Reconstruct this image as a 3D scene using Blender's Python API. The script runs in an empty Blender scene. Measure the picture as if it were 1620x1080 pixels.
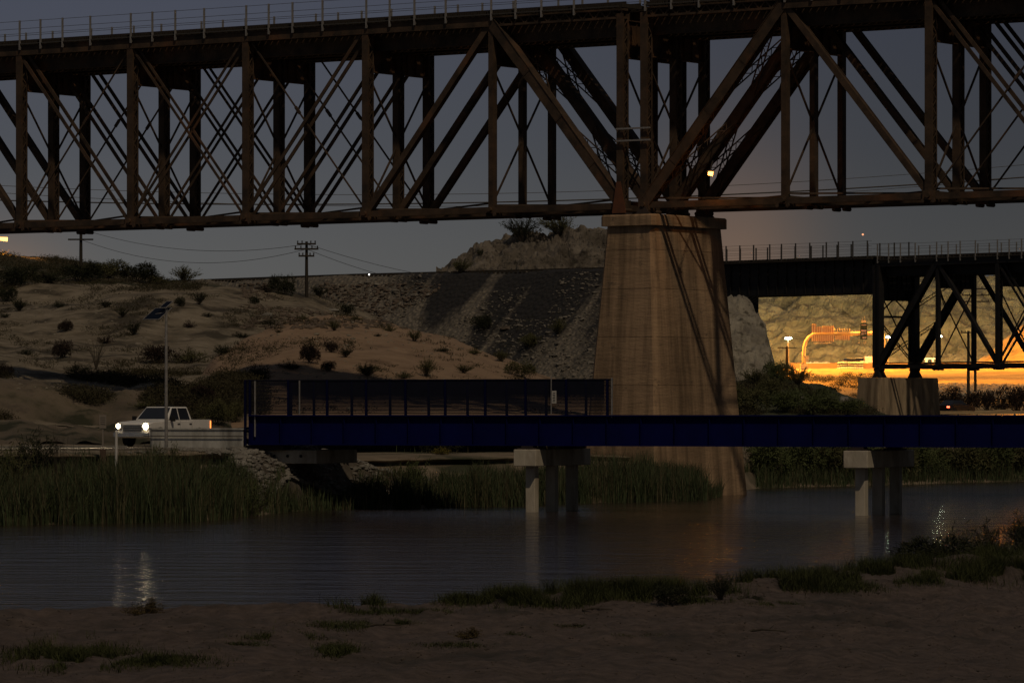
import bpy, math, random
from mathutils import Vector, Matrix, noise
from mathutils.bvhtree import BVHTree
R = math.radians
sc = bpy.context.scene
col = sc.collection
F = 6960.0; HZ = 650.0; ZC = 4.6          # focal length in photo pixels, horizon row, eye height

# ---------------------------------------------------------------- camera
cam = bpy.data.objects.new('camera', bpy.data.cameras.new('camera'))
col.objects.link(cam); sc.camera = cam
cam.location = (0, 0, ZC); cam.rotation_euler = (R(90), 0, 0)
cam.data.sensor_width = 36; cam.data.lens = F / 1620 * 36
cam.data.shift_y = (HZ - 540) / 1620
cam.data.clip_start = 0.5; cam.data.clip_end = 12000

# ---------------------------------------------------------------- world and sun
SUN_EL, SUN_AZ = 50.0, 160.0       # azimuth clockwise from +Y
w = bpy.data.worlds.new("World"); sc.world = w; w.use_nodes = True
nt = w.node_tree; nt.nodes.clear()
def wn(t, **k):
    n = nt.nodes.new(t)
    for a, b in k.items(): setattr(n, a, b)
    return n
out = wn('ShaderNodeOutputWorld'); bg = wn('ShaderNodeBackground')
sky = wn('ShaderNodeTexSky', sky_type='NISHITA', sun_disc=False, sun_elevation=R(SUN_EL), sun_rotation=R(SUN_AZ))
skm = wn('ShaderNodeVectorMath', operation='SCALE'); skm.inputs['Scale'].default_value = 0.0006
nt.links.new(sky.outputs[0], skm.inputs[0])
tc = wn('ShaderNodeTexCoord'); sep = wn('ShaderNodeSeparateXYZ')
nt.links.new(tc.outputs['Generated'], sep.inputs[0])
ramp = wn('ShaderNodeValToRGB')
el = ramp.color_ramp.elements
el[0].position = 0.0; el[0].color = (.118, .112, .100, 1)
el[1].position = 1.0; el[1].color = (.050, .055, .068, 1)
for p, c in ((.036, (.094, .095, .096)), (.060, (.070, .075, .088)), (.093, (.059, .065, .090)), (.18, (.048, .053, .067)), (.4, (.050, .055, .068))):
    e = el.new(p); e.color = (*c, 1)
nt.links.new(sep.outputs['Z'], ramp.inputs[0])
mr = wn('ShaderNodeMapRange'); mr.interpolation_type = 'SMOOTHSTEP'
for i, v in ((1, -.10), (2, .14), (3, 1.0), (4, .58)): mr.inputs[i].default_value = v
nt.links.new(sep.outputs['X'], mr.inputs[0])
mul = wn('ShaderNodeVectorMath', operation='SCALE')
nt.links.new(ramp.outputs[0], mul.inputs[0]); nt.links.new(mr.outputs[0], mul.inputs['Scale'])
# glow around the pier lamp and left lamp, painted as warm patches of sky
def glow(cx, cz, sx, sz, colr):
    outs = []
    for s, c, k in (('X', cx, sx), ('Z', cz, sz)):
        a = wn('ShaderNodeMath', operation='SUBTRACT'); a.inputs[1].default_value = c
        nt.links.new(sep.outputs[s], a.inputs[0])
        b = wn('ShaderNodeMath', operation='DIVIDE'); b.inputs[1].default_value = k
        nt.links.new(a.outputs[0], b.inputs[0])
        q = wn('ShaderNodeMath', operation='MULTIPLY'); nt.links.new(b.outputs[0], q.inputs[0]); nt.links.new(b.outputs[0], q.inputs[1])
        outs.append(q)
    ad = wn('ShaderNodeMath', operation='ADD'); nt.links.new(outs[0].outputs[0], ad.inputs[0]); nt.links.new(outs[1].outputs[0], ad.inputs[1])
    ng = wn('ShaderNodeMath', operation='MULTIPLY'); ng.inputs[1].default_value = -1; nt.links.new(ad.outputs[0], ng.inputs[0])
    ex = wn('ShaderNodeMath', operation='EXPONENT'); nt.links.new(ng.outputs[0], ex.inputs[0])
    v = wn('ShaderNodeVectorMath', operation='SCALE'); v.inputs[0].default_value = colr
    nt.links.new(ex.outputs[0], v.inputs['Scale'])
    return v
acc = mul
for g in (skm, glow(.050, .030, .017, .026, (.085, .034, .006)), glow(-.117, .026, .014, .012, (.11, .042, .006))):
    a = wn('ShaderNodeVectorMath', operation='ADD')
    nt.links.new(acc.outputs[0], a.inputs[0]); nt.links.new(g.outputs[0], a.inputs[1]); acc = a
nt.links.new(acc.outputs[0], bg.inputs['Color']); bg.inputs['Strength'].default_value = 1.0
nt.links.new(bg.outputs[0], out.inputs[0])

sl = bpy.data.lights.new('sun', 'SUN'); sl.energy = 0.95; sl.angle = R(1.6); sl.color = (1.0, .80, .57)
sun = bpy.data.objects.new('sun', sl); col.objects.link(sun)
sd = Vector((math.sin(R(SUN_AZ)) * math.cos(R(SUN_EL)), math.cos(R(SUN_AZ)) * math.cos(R(SUN_EL)), math.sin(R(SUN_EL))))
sun.rotation_euler = sd.to_track_quat('Z', 'Y').to_euler()
sun.location = (20, -20, 60)
sc.view_settings.view_transform = 'Standard'; sc.view_settings.look = 'None'
sc.view_settings.exposure = 0; sc.view_settings.gamma = 1
sc.render.engine = 'CYCLES'
sc.cycles.max_bounces = 4; sc.cycles.diffuse_bounces = 2; sc.cycles.transparent_max_bounces = 8
sc.cycles.use_denoising = True

# ---------------------------------------------------------------- helpers
def px(x, y, Y): return Vector(((x - 810) * Y / F, Y, ZC + (HZ - y) * Y / F))
def tag(o, label=None, cat=None, group=None, kind=None):
    if label: o['label'] = label
    if cat: o['category'] = cat
    if group: o['group'] = group
    if kind: o['kind'] = kind
    return o
def empty(name, loc=(0, 0, 0), rz=0):
    o = bpy.data.objects.new(name, None); col.objects.link(o)
    o.location = loc; o.rotation_euler = (0, 0, rz); o.empty_display_size = .2
    return o
def link_mesh(name, me, parent=None, loc=None, rz=0):
    o = bpy.data.objects.new(name, me); col.objects.link(o)
    if parent: o.parent = parent
    if loc is not None: o.location = loc
    o.rotation_euler = (0, 0, rz)
    return o
class MB:
    def __init__(s): s.v = []; s.f = []; s.mi = []; s.cur = 0
    def face(s, *idx): s.f.append(idx); s.mi.append(s.cur)
    def quad(s, a, b, c, d):
        n = len(s.v); s.v += [tuple(a), tuple(b), tuple(c), tuple(d)]; s.face(n, n + 1, n + 2, n + 3)
    def hexa(s, p):     # 8 points, bottom 4 (ccw from above) + top 4
        n = len(s.v); s.v += [tuple(q) for q in p]
        for f in ((3, 2, 1, 0), (4, 5, 6, 7), (0, 1, 5, 4), (1, 2, 6, 5), (2, 3, 7, 6), (3, 0, 4, 7)):
            s.face(*[n + i for i in f])
    def box(s, x0, x1, y0, y1, z0, z1):
        s.hexa([(x0, y0, z0), (x1, y0, z0), (x1, y1, z0), (x0, y1, z0), (x0, y0, z1), (x1, y0, z1), (x1, y1, z1), (x0, y1, z1)])
    def bar(s, a, b, w, d, up=(0, 1, 0)):   # w across, d along 'up'
        a = Vector(a); b = Vector(b); t = (b - a).normalized(); u = Vector(up)
        u = (u - t * u.dot(t))
        if u.length < 1e-4: u = Vector((1, 0, 0)) - t * t.x
        u.normalize(); n = t.cross(u)
        u = u * d / 2; n = n * w / 2
        s.hexa([a - n - u, a + n - u, a + n + u, a - n + u, b - n - u, b + n - u, b + n + u, b - n + u])
    def tube(s, pts, r, k=6, cap=True):
        rs = r if isinstance(r, (list, tuple)) else [r] * len(pts)
        base = len(s.v); pts = [Vector(p) for p in pts]
        for i, p in enumerate(pts):
            t = (pts[min(i + 1, len(pts) - 1)] - pts[max(i - 1, 0)]).normalized()
            u = t.orthogonal().normalized() if abs(t.z) < .9 else (Vector((1, 0, 0)) - t * t.x).normalized()
            if i and 'pu' in locals():
                u = (pu - t * pu.dot(t)).normalized()
            pu = u; v = t.cross(u)
            for j in range(k):
                a = 2 * math.pi * j / k
                s.v.append(tuple(p + (u * math.cos(a) + v * math.sin(a)) * rs[i]))
        for i in range(len(pts) - 1):
            for j in range(k):
                a = base + i * k + j; b = base + i * k + (j + 1) % k
                s.face(a, b, b + k, a + k)
        if cap:
            s.face(*[base + j for j in range(k)][::-1]); e = base + (len(pts) - 1) * k
            s.face(*[e + j for j in range(k)])
    def lace(s, a, b, side, width, pitch, t=.05):    # zig-zag lacing in the plane of (b-a, side)
        a = Vector(a); b = Vector(b); sd_ = Vector(side).normalized() * width / 2
        L = (b - a).length; n = max(2, int(round(L / pitch))); nrm = (b - a).cross(sd_)
        for i in range(n):
            p = a + (b - a) * (i / n) + (sd_ if i % 2 else -sd_); q = a + (b - a) * ((i + 1) / n) + (-sd_ if i % 2 else sd_)
            s.bar(p, q, t, .015, up=nrm)
    def mesh(s, name, mats, smooth=False, bevel=0):
        me = bpy.data.meshes.new(name); me.from_pydata(s.v, [], s.f)
        for m in (mats if isinstance(mats, (list, tuple)) else [mats]): me.materials.append(m)
        if any(s.mi): me.polygons.foreach_set('material_index', s.mi)
        if smooth: me.polygons.foreach_set('use_smooth', [True] * len(me.polygons))
        me.update()
        return me
    def build(s, name, mats, parent=None, smooth=False, bevel=0, loc=None, rz=0):
        o = link_mesh(name, s.mesh(name, mats, smooth), parent, loc, rz)
        if bevel:
            m = o.modifiers.new('bevel', 'BEVEL'); m.width = bevel; m.segments = 2; m.limit_method = 'ANGLE'
        return o

MATS = {}
def mat(name, c1, c2=None, scale=4, rough=.85, bump=0, bscale=None, c3=None, s3=1, t3=(.55, .7), metal=0, emit=None, es=0, coord='Object', stretch=None, spec=.3, detail=6, lo=.35, hi=.65, bdist=.05):
    if name in MATS: return MATS[name]
    m = bpy.data.materials.new(name); m.use_nodes = True; MATS[name] = m
    n = m.node_tree.nodes; l = m.node_tree.links; b = n['Principled BSDF']
    b.inputs['Roughness'].default_value = rough; b.inputs['Metallic'].default_value = metal
    b.inputs['Specular IOR Level'].default_value = spec
    b.inputs['Base Color'].default_value = (*c1, 1)
    if coord == 'Object': vec = n.new('ShaderNodeTexCoord').outputs['Object']
    else: vec = n.new('ShaderNodeNewGeometry').outputs['Position']
    if stretch:
        mp = n.new('ShaderNodeMapping'); mp.inputs['Scale'].default_value = stretch; l.new(vec, mp.inputs[0]); vec = mp.outputs[0]
    def nz(sc_, det=detail):
        t = n.new('ShaderNodeTexNoise'); t.inputs['Scale'].default_value = sc_; t.inputs['Detail'].default_value = det
        t.inputs['Roughness'].default_value = .62; l.new(vec, t.inputs['Vector']); return t.outputs['Fac']
    if c2:
        r = n.new('ShaderNodeValToRGB'); r.color_ramp.elements[0].color = (*c1, 1); r.color_ramp.elements[1].color = (*c2, 1)
        r.color_ramp.elements[0].position = lo; r.color_ramp.elements[1].position = hi
        l.new(nz(scale), r.inputs[0]); colo = r.outputs[0]
        if c3:
            r3 = n.new('ShaderNodeValToRGB'); r3.color_ramp.elements[0].position = t3[0]; r3.color_ramp.elements[1].position = t3[1]
            l.new(nz(s3), r3.inputs[0])
            mx = n.new('ShaderNodeMix'); mx.data_type = 'RGBA'; l.new(r3.outputs[0], mx.inputs[0]); l.new(colo, mx.inputs[6]); mx.inputs[7].default_value = (*c3, 1)
            colo = mx.outputs[2]
        l.new(colo, b.inputs['Base Color'])
    if bump:
        bp = n.new('ShaderNodeBump'); bp.inputs['Strength'].default_value = bump; bp.inputs['Distance'].default_value = bdist
        l.new(nz(bscale or scale * 3), bp.inputs['Height']); l.new(bp.outputs[0], b.inputs['Normal'])
    if emit:
        b.inputs['Emission Color'].default_value = (*emit, 1); b.inputs['Emission Strength'].default_value = es
    return m

M_STEEL = mat('rusty_steel', (.026, .018, .012), (.078, .048, .028), 1.0, .8, .3, 9, c3=(.13, .055, .024), s3=.35, t3=(.55, .75))
M_STEEL2 = mat('dark_steel', (.018, .015, .014), (.040, .028, .022), 1.0, .8, .2, 9)
M_BEAM = mat('brown_rusted_plate', (.045, .024, .012), (.10, .050, .022), .8, .85, .3, 6, c3=(.025, .016, .012), s3=1.2, t3=(.5, .65))
M_RUSTY = mat('rust_patch', (.14, .05, .022), (.08, .035, .02), 1.5, .85)
M_BLACK = mat('black_painted_steel', (.006, .006, .007), (.014, .012, .011), 1.3, .7)
M_GALV = mat('galvanised_metal', (.20, .19, .175), (.30, .28, .26), 6, .5, metal=.3)
M_WIRE = mat('wire_metal', (.05, .045, .04), (.06, .055, .05), 6, .6)
M_NAVY = mat('navy_paint', (.0006, .0020, .042), (.0009, .0030, .058), .8, .75, spec=.1)
M_MESH = mat('dark_fence_mesh', (.006, .007, .014), (.009, .010, .020), 2, .75, spec=.1)
M_NAVYD = mat('navy_dark', (.001, .002, .025), (.0015, .003, .03), 2, .75, spec=.1)
M_CONC = mat('pale_concrete', (.33, .325, .29), (.46, .45, .41), 1.6, .9, .3, 12, c3=(.12, .11, .095), s3=.9, t3=(.5, .75), stretch=(1, 1, .35))
M_CONC2 = mat('warm_concrete', (.34, .30, .23), (.48, .43, .34), 1.6, .9, .3, 12, c3=(.16, .12, .08), s3=.9, t3=(.5, .75), stretch=(1, 1, .4))
M_WOOD = mat('dark_pole_wood', (.02, .016, .012), (.035, .028, .02), 3, .9, stretch=(4, 4, .3))
M_GLASS = mat('dark_glass', (.012, .013, .015), rough=.12, spec=.6)
M_WHITE = mat('white_car_paint', (.62, .60, .56), (.70, .68, .64), 2, .35, spec=.5)
M_RUBBER = mat('rubber', (.012, .012, .012), rough=.85)
M_CHROME = mat('chrome', (.5, .5, .5), rough=.25, metal=.9)

# ---------------------------------------------------------------- terrain lofts
BVHS = []
def fbm(x, y, z=0, o=4): return noise.fractal(Vector((x, y, z)), 1.0, 2.1, o)
def interp(poly, x):
    if x <= poly[0][0]: return poly[0][1:]
    for a, b in zip(poly, poly[1:]):
        if x <= b[0]:
            t = (x - a[0]) / (b[0] - a[0]); t = t * t * (3 - 2 * t) * .5 + t * .5
            return tuple(p + (q - p) * t for p, q in zip(a[1:], b[1:]))
    return poly[-1][1:]
def sheet(name, rows, x0, x1, nu, nv, mt, amp=.3, freq=.08, amp2=0, freq2=.5, sharp=0, smooth=True, kind='structure', seed=0, register=True, fade_first=False):
    """rows: polylines of (px, py, Y) seen from the camera, front to back."""
    cols = []
    for i in range(nu + 1):
        x = x0 + (x1 - x0) * i / nu
        cp = []
        for r in rows:
            py, Y = interp(r, x); cp.append(px(x, py, Y))
        cols.append(cp)
    m = MB(); K = len(rows) - 1; tot = K * nv
    for cp in cols:
        for k in range(K):
            p0 = cp[max(k - 1, 0)]; p1 = cp[k]; p2 = cp[k + 1]; p3 = cp[min(k + 2, K)]
            for j in range(nv + (1 if k == K - 1 else 0)):
                t = j / nv
                ti = (p2 - p0) * .5 * (.55); to = (p3 - p1) * .5 * (.55)
                h = p1 * (2*t**3 - 3*t*t + 1) + ti * (t**3 - 2*t*t + t) + p2 * (-2*t**3 + 3*t*t) + to * (t**3 - t*t)
                fac = 1.0
                if fade_first and k == 0: fac = t
                n1 = fbm(h.x * freq + seed, h.y * freq, h.z * freq * 1.5) * amp
                n2 = 0
                if amp2:
                    q = fbm(h.x * freq2 + seed * 3, h.y * freq2, h.z * freq2, 3)
                    n2 = (abs(q) * -2 + .5 if sharp else q) * amp2
                h = h + Vector((0, -(n1 + n2) * .5 * (1 if sharp else 0), (n1 + n2) * fac))
                m.v.append(tuple(h))
    n = tot + 1
    for i in range(nu):
        for j in range(tot):
            a = i * n + j; m.face(a, a + n, a + n + 1, a + 1)
    o = m.build(name, mt, smooth=smooth)
    if kind: o['kind'] = kind
    if register: BVHS.append((BVHTree.FromPolygons([Vector(v) for v in m.v], [tuple(f) for f in m.f]), name))
    return o
CAMP = Vector((0, 0, ZC))
def hit(x, y, only=None):
    d = (px(x, y, 100) - CAMP).normalized(); best = None; bd = 1e9
    for b, nm in BVHS:
        if only and nm not in only: continue
        loc, nr, i, dist = b.ray_cast(CAMP, d)
        if loc is not None and dist < bd: best = loc; bd = dist
    return best
def ground(x, Y, only=None):    # height under world x,y
    best = None
    for b, nm in BVHS:
        if only and nm not in only: continue
        loc, nr, i, dist = b.ray_cast(Vector((x, Y, 80)), Vector((0, 0, -1)))
        if loc is not None and (best is None or loc.z > best.z): best = loc
    return best

M_SAND = mat('wet_brown_sand', (.052, .039, .032), (.104, .078, .066), 3.5, .95, .8, 14, c3=(.030, .026, .020), s3=.5, t3=(.50, .70), coord='P', bdist=.09, detail=12)
M_BANK = mat('far_bank_soil', (.13, .10, .068), (.20, .16, .11), .5, .95, .6, 3, c3=(.04, .042, .022), s3=.12, t3=(.5, .62), coord='P', bdist=.1)
M_HILL = mat('desert_hill_soil', (.115, .092, .060), (.225, .188, .135), .55, .95, 1, 2.0, c3=(.050, .040, .025), s3=.20, t3=(.50, .60), coord='P', bdist=.22, detail=10)
M_SCRUB = mat('scrub_slope', (.085, .067, .048), (.19, .15, .105), .5, .95, .9, 2.5, c3=(.028, .028, .014), s3=.25, t3=(.45, .6), coord='P', bdist=.2)
M_DUNE = mat('sandy_dune', (.190, .125, .078), (.260, .178, .112), .5, .95, .8, 2.6, c3=(.11, .07, .04), s3=.3, t3=(.55, .75), coord='P', bdist=.12)
M_RIDGE = mat('ridge_scrub', (.05, .042, .025), (.12, .095, .055), .4, .95, .8, 1.5, c3=(.03, .032, .016), s3=.2, t3=(.48, .6), coord='P')
M_ROCK = mat('knoll_rock', (.085, .072, .056), (.17, .145, .115), .35, .95, 1, 1.3, c3=(.035, .03, .024), s3=.9, t3=(.56, .66), coord='P', bdist=.4)
M_PALE = mat('pale_outcrop_rock', (.17, .15, .12), (.30, .27, .21), .5, .95, 1, 1.6, c3=(.08, .07, .05), s3=1.1, t3=(.56, .66), coord='P', bdist=.3)
M_CLIFF = mat('limestone_cliff', (.16, .138, .085), (.33, .28, .175), .22, .95, 1, .6, c3=(.10, .085, .05), s3=.30, t3=(.57, .68), coord='P', stretch=(.8, .8, 1.7), bdist=.9, detail=12)
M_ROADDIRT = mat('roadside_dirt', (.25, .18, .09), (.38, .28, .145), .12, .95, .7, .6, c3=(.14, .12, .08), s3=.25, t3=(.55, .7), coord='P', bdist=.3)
M_ASPH = mat('asphalt', (.045, .043, .040), (.07, .066, .06), 2, .9, .3, 20, coord='P')

# near bank in front of the camera
NB = [(-400, 980, 72), (0, 973, 74), (200, 962, 76), (430, 964, 77), (600, 955, 79), (820, 943, 82), (960, 932, 84), (1100, 930, 85), (1260, 915, 88), (1400, 893, 92), (1520, 884, 95), (1620, 872, 99), (2000, 850, 108)]
nd = M_SAND.node_tree; pb = nd.nodes['Principled BSDF']; src = pb.inputs['Base Color'].links[0].from_socket
ge = nd.nodes.new('ShaderNodeNewGeometry'); sz_n = nd.nodes.new('ShaderNodeSeparateXYZ'); nd.links.new(ge.outputs['Position'], sz_n.inputs[0])
mrn = nd.nodes.new('ShaderNodeMapRange'); nd.links.new(sz_n.outputs['Z'], mrn.inputs[0])
for i_, v_ in ((1, .12), (2, .75), (3, .42), (4, 1.0)): mrn.inputs[i_].default_value = v_
vs = nd.nodes.new('ShaderNodeVectorMath'); vs.operation = 'SCALE'; nd.links.new(src, vs.inputs[0]); nd.links.new(mrn.outputs[0], vs.inputs['Scale']); nd.links.new(vs.outputs[0], pb.inputs['Base Color'])
sheet('sand_bank', [
    [(-400, 3300, 12), (2000, 3300, 12)],
    [(-400, 1560, 30), (2000, 1480, 30)],
    [(-400, 1140, 50), (800, 1110, 52), (2000, 1090, 56)],
    [(-400, 1060, 62), (400, 1045, 62), (1100, 1010, 68), (2000, 965, 82)],
    [(-400, 1010, 68.5), (300, 1000, 69), (800, 985, 74), (1200, 962, 80), (2000, 900, 98)],
    NB,
    [(x, y + 26, Y + 3.5) for x, y, Y in NB],
    [(x, HZ + (ZC + 1.2) * F / (Y + 10), Y + 10) for x, y, Y in NB],
], -1700, 3400, 800, 26, M_SAND, .16, .34, .10, 1.5, seed=3)

WL = [(-500, 170), (0, 178), (300, 183), (500, 205), (800, 213), (950, 221), (1125, 228), (1160, 252), (1195, 262), (1300, 268), (1620, 288), (2400, 330)]
def wl(x):
    return interp([(a, b) for a, b in WL], x)[0]
def wrow(dY, z, zl=None):
    r = []
    for x in range(-500, 2401, 50):
        Y = wl(x) + dY
        zz = z
        if zl is not None:
            t = min(1, max(0, (430 - x) / 60)); zz = z + (zl - z) * t
        r.append((x, HZ - (zz - ZC) * F / Y, Y))
    return r
def frow(Y, z, zl=None):
    r = []
    for x in range(-500, 2401, 50):
        t = min(1, max(0, (430 - x) / 60)); zz = z if zl is None else z + (zl - z) * t
        r.append((x, HZ - (zz - ZC) * F / Y, Y))
    return r
sheet('far_bank', [wrow(-6, -.9), wrow(0, -.05), wrow(6, .7, .9), wrow(14, 1.9, 2.3), wrow(20, 2.3, 2.85), frow(345, 2.3, 2.9), frow(900, 2.4)],
      -500, 2400, 330, 8, M_BANK, .10, .15, .03, .9, seed=9)

M_RIPG = mat('riprap_soil', (.05, .04, .03), (.10, .085, .065), 1.5, .95, .8, 5, coord='P')
sheet('riprap_slope', [
    [(340, 800, 196), (375, 790, 195.5), (440, 790, 202), (500, 788, 207.5), (560, 790, 210.5), (700, 798, 214)],
    [(340, 760, 199), (375, 748, 198.5), (440, 754, 203.5), (500, 769, 208.5), (560, 782, 211.5), (700, 797, 215)],
    [(340, 735, 202), (375, 722, 201), (440, 731, 205.5), (500, 748, 209.5), (560, 764, 212.5), (640, 780, 214.5), (700, 796, 216)],
    [(340, 720, 207), (375, 707, 207), (480, 706, 210), (520, 713, 212), (560, 728, 214), (610, 748, 216), (660, 764, 217.5), (700, 784, 219)],
    [(340, 725, 214), (375, 716, 214), (520, 722, 219), (610, 760, 221), (700, 800, 224)],
], 340, 700, 78, 8, M_RIPG, .10, .3, .12, 1.2, seed=77)

# water
wm = bpy.data.materials.new('river_water'); wm.use_nodes = True
n = wm.node_tree.nodes; l = wm.node_tree.links; b = n['Principled BSDF']
b.inputs['Base Color'].default_value = (.030, .021, .017, 1); b.inputs['Roughness'].default_value = .10; b.inputs['IOR'].default_value = 1.33
geo = n.new('ShaderNodeNewGeometry'); mp = n.new('ShaderNodeMapping'); mp.inputs['Scale'].default_value = (.32, .42, 1)
mp.inputs['Rotation'].default_value = (0, 0, R(20))
l.new(geo.outputs['Position'], mp.inputs[0])
t1 = n.new('ShaderNodeTexNoise'); t1.inputs['Scale'].default_value = 2.2; t1.inputs['Detail'].default_value = 5; t1.inputs['Roughness'].default_value = .62
l.new(mp.outputs[0], t1.inputs['Vector'])
bp = n.new('ShaderNodeBump'); bp.inputs['Strength'].default_value = 1.0; bp.inputs['Distance'].default_value = .10
t2 = n.new('ShaderNodeTexNoise'); t2.inputs['Scale'].default_value = .55; t2.inputs['Detail'].default_value = 3; t2.inputs['Roughness'].default_value = .55
mp2 = n.new('ShaderNodeMapping'); mp2.inputs['Scale'].default_value = (.45, 1, 1); mp2.inputs['Rotation'].default_value = (0, 0, R(9)); l.new(geo.outputs['Position'], mp2.inputs[0]); l.new(mp2.outputs[0], t2.inputs['Vector'])
bq = n.new('ShaderNodeBump'); bq.inputs['Strength'].default_value = 1.0; bq.inputs['Distance'].default_value = .30
l.new(t2.outputs['Fac'], bq.inputs['Height']); l.new(bq.outputs[0], bp.inputs['Normal'])
l.new(t1.outputs['Fac'], bp.inputs['Height']); l.new(bp.outputs[0], b.inputs['Normal'])
m = MB(); m.quad((-160, 55, 0), (200, 55, 0), (200, 345, 0), (-160, 345, 0))
tag(m.build('river_water', wm), kind='structure')

# left ridge behind everything
sheet('scrub_ridge', [
    [(-200, 560, 350), (330, 540, 350), (600, 560, 350)],
    [(-200, 470, 385), (0, 466, 385), (330, 468, 385), (600, 520, 385)],
    [(-200, 425, 410), (0, 428, 410), (130, 436, 410), (330, 462, 405), (600, 520, 400)],
    [(-200, 390, 440), (0, 399, 440), (80, 407, 440), (130, 414, 438), (200, 428, 435), (265, 440, 430), (340, 449, 425), (420, 470, 420), (600, 540, 410)],
    [(-200, 410, 470), (0, 415, 470), (340, 470, 460), (600, 560, 440)],
], -200, 600, 110, 8, M_RIDGE, .5, .06, .25, .4, seed=5)

# railway embankment
ET = [(200, 18.9), (1180, 18.9)]
def erow(dz, dy, extra=0):
    r = []
    for x, y in ((150, 453), (250, 449), (330, 446), (560, 438), (760, 433), (950, 428), (1180, 419), (1260, 417)):
        Y = 14.3 * F / (HZ - y); Yn = Y - dy; z = 18.9 + dz
        X = (x - 810) * Y / F
        r.append((810 + X * F / Yn, HZ - (z - ZC) * F / Yn, Yn))
    return r
M_EMB = bpy.data.materials.new('embankment_face'); M_EMB.use_nodes = True
n = M_EMB.node_tree.nodes; l = M_EMB.node_tree.links; b = n['Principled BSDF']; b.inputs['Roughness'].default_value = .95
geo = n.new('ShaderNodeNewGeometry')
def tn(scale, stretch, det=6, rgh=.65, rot=0):
    mp = n.new('ShaderNodeMapping'); mp.inputs['Scale'].default_value = stretch; mp.inputs['Rotation'].default_value = (0, rot, 0); l.new(geo.outputs['Position'], mp.inputs[0])
    t = n.new('ShaderNodeTexNoise'); t.inputs['Scale'].default_value = scale; t.inputs['Detail'].default_value = det; t.inputs['Roughness'].default_value = rgh
    l.new(mp.outputs[0], t.inputs['Vector']); return t
spx = n.new('ShaderNodeSeparateXYZ'); l.new(geo.outputs['Position'], spx.inputs[0])
def mth(op, a, b_=None):
    q = n.new('ShaderNodeMath'); q.operation = op
    for i, v in enumerate((a, b_)):
        if v is None: continue
        if isinstance(v, (int, float)): q.inputs[i].default_value = v
        else: l.new(v, q.inputs[i])
    return q.outputs[0]
# black ballast spilled from the track: fingers that run down the slope and lean to the left
u_ = mth('SUBTRACT', spx.outputs['X'], mth('MULTIPLY', spx.outputs['Z'], .75))
cv3 = n.new('ShaderNodeCombineXYZ'); l.new(u_, cv3.inputs[0]); l.new(mth('MULTIPLY', spx.outputs['Z'], .16), cv3.inputs[2])
nn1 = n.new('ShaderNodeTexNoise'); nn1.inputs['Scale'].default_value = .30; nn1.inputs['Detail'].default_value = 7; nn1.inputs['Roughness'].default_value = .6; l.new(cv3.outputs[0], nn1.inputs['Vector'])
rag = tn(1.1, (1, 1, 1), 6, .7)
hgt = n.new('ShaderNodeMapRange'); l.new(spx.outputs['Z'], hgt.inputs[0]); hgt.inputs[1].default_value = 6; hgt.inputs[2].default_value = 18.2; hgt.inputs[3].default_value = -.10; hgt.inputs[4].default_value = .13
xl = n.new('ShaderNodeMapRange'); l.new(spx.outputs['X'], xl.inputs[0]); xl.inputs[1].default_value = -14; xl.inputs[2].default_value = -8; xl.inputs[3].default_value = -.35; xl.inputs[4].default_value = 0
tot_ = mth('ADD', mth('ADD', nn1.outputs['Fac'], hgt.outputs[0]), mth('ADD', xl.outputs[0], mth('MULTIPLY', rag.outputs['Fac'], .20)))
r = n.new('ShaderNodeValToRGB'); r.color_ramp.elements[0].position = .52; r.color_ramp.elements[1].position = .64
r.color_ramp.elements[0].color = (.165, .145, .115, 1); r.color_ramp.elements[1].color = (.014, .0125, .012, 1); l.new(tot_, r.inputs[0])
vo = n.new('ShaderNodeTexVoronoi'); vo.inputs['Scale'].default_value = 2.0; l.new(geo.outputs['Position'], vo.inputs['Vector'])
r2 = n.new('ShaderNodeValToRGB'); r2.color_ramp.elements[0].position = .15; r2.color_ramp.elements[1].position = .5
r2.color_ramp.elements[0].color = (1.15, 1.1, 1.03, 1); r2.color_ramp.elements[1].color = (.55, .53, .5, 1); l.new(vo.outputs['Distance'], r2.inputs[0])
mx = n.new('ShaderNodeMix'); mx.data_type = 'RGBA'; mx.blend_type = 'MULTIPLY'; mx.inputs[0].default_value = .8
l.new(r.outputs[0], mx.inputs[6]); l.new(r2.outputs[0], mx.inputs[7]); l.new(mx.outputs[2], b.inputs['Base Color'])
bpn = n.new('ShaderNodeBump'); bpn.inputs['Strength'].default_value = 1; bpn.inputs['Distance'].default_value = .3; bpn.invert = True
l.new(vo.outputs['Distance'], bpn.inputs['Height']); l.new(bpn.outputs[0], b.inputs['Normal'])
sheet('railway_embankment', [erow(-16, 29), erow(-12, 20), erow(-5.5, 8.5), erow(-.5, 1.2), erow(0, 0), erow(0, -5), erow(-6, -14)],
      150, 1200, 260, 8, M_EMB, .2, .15, .16, .9, seed=2)
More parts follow.
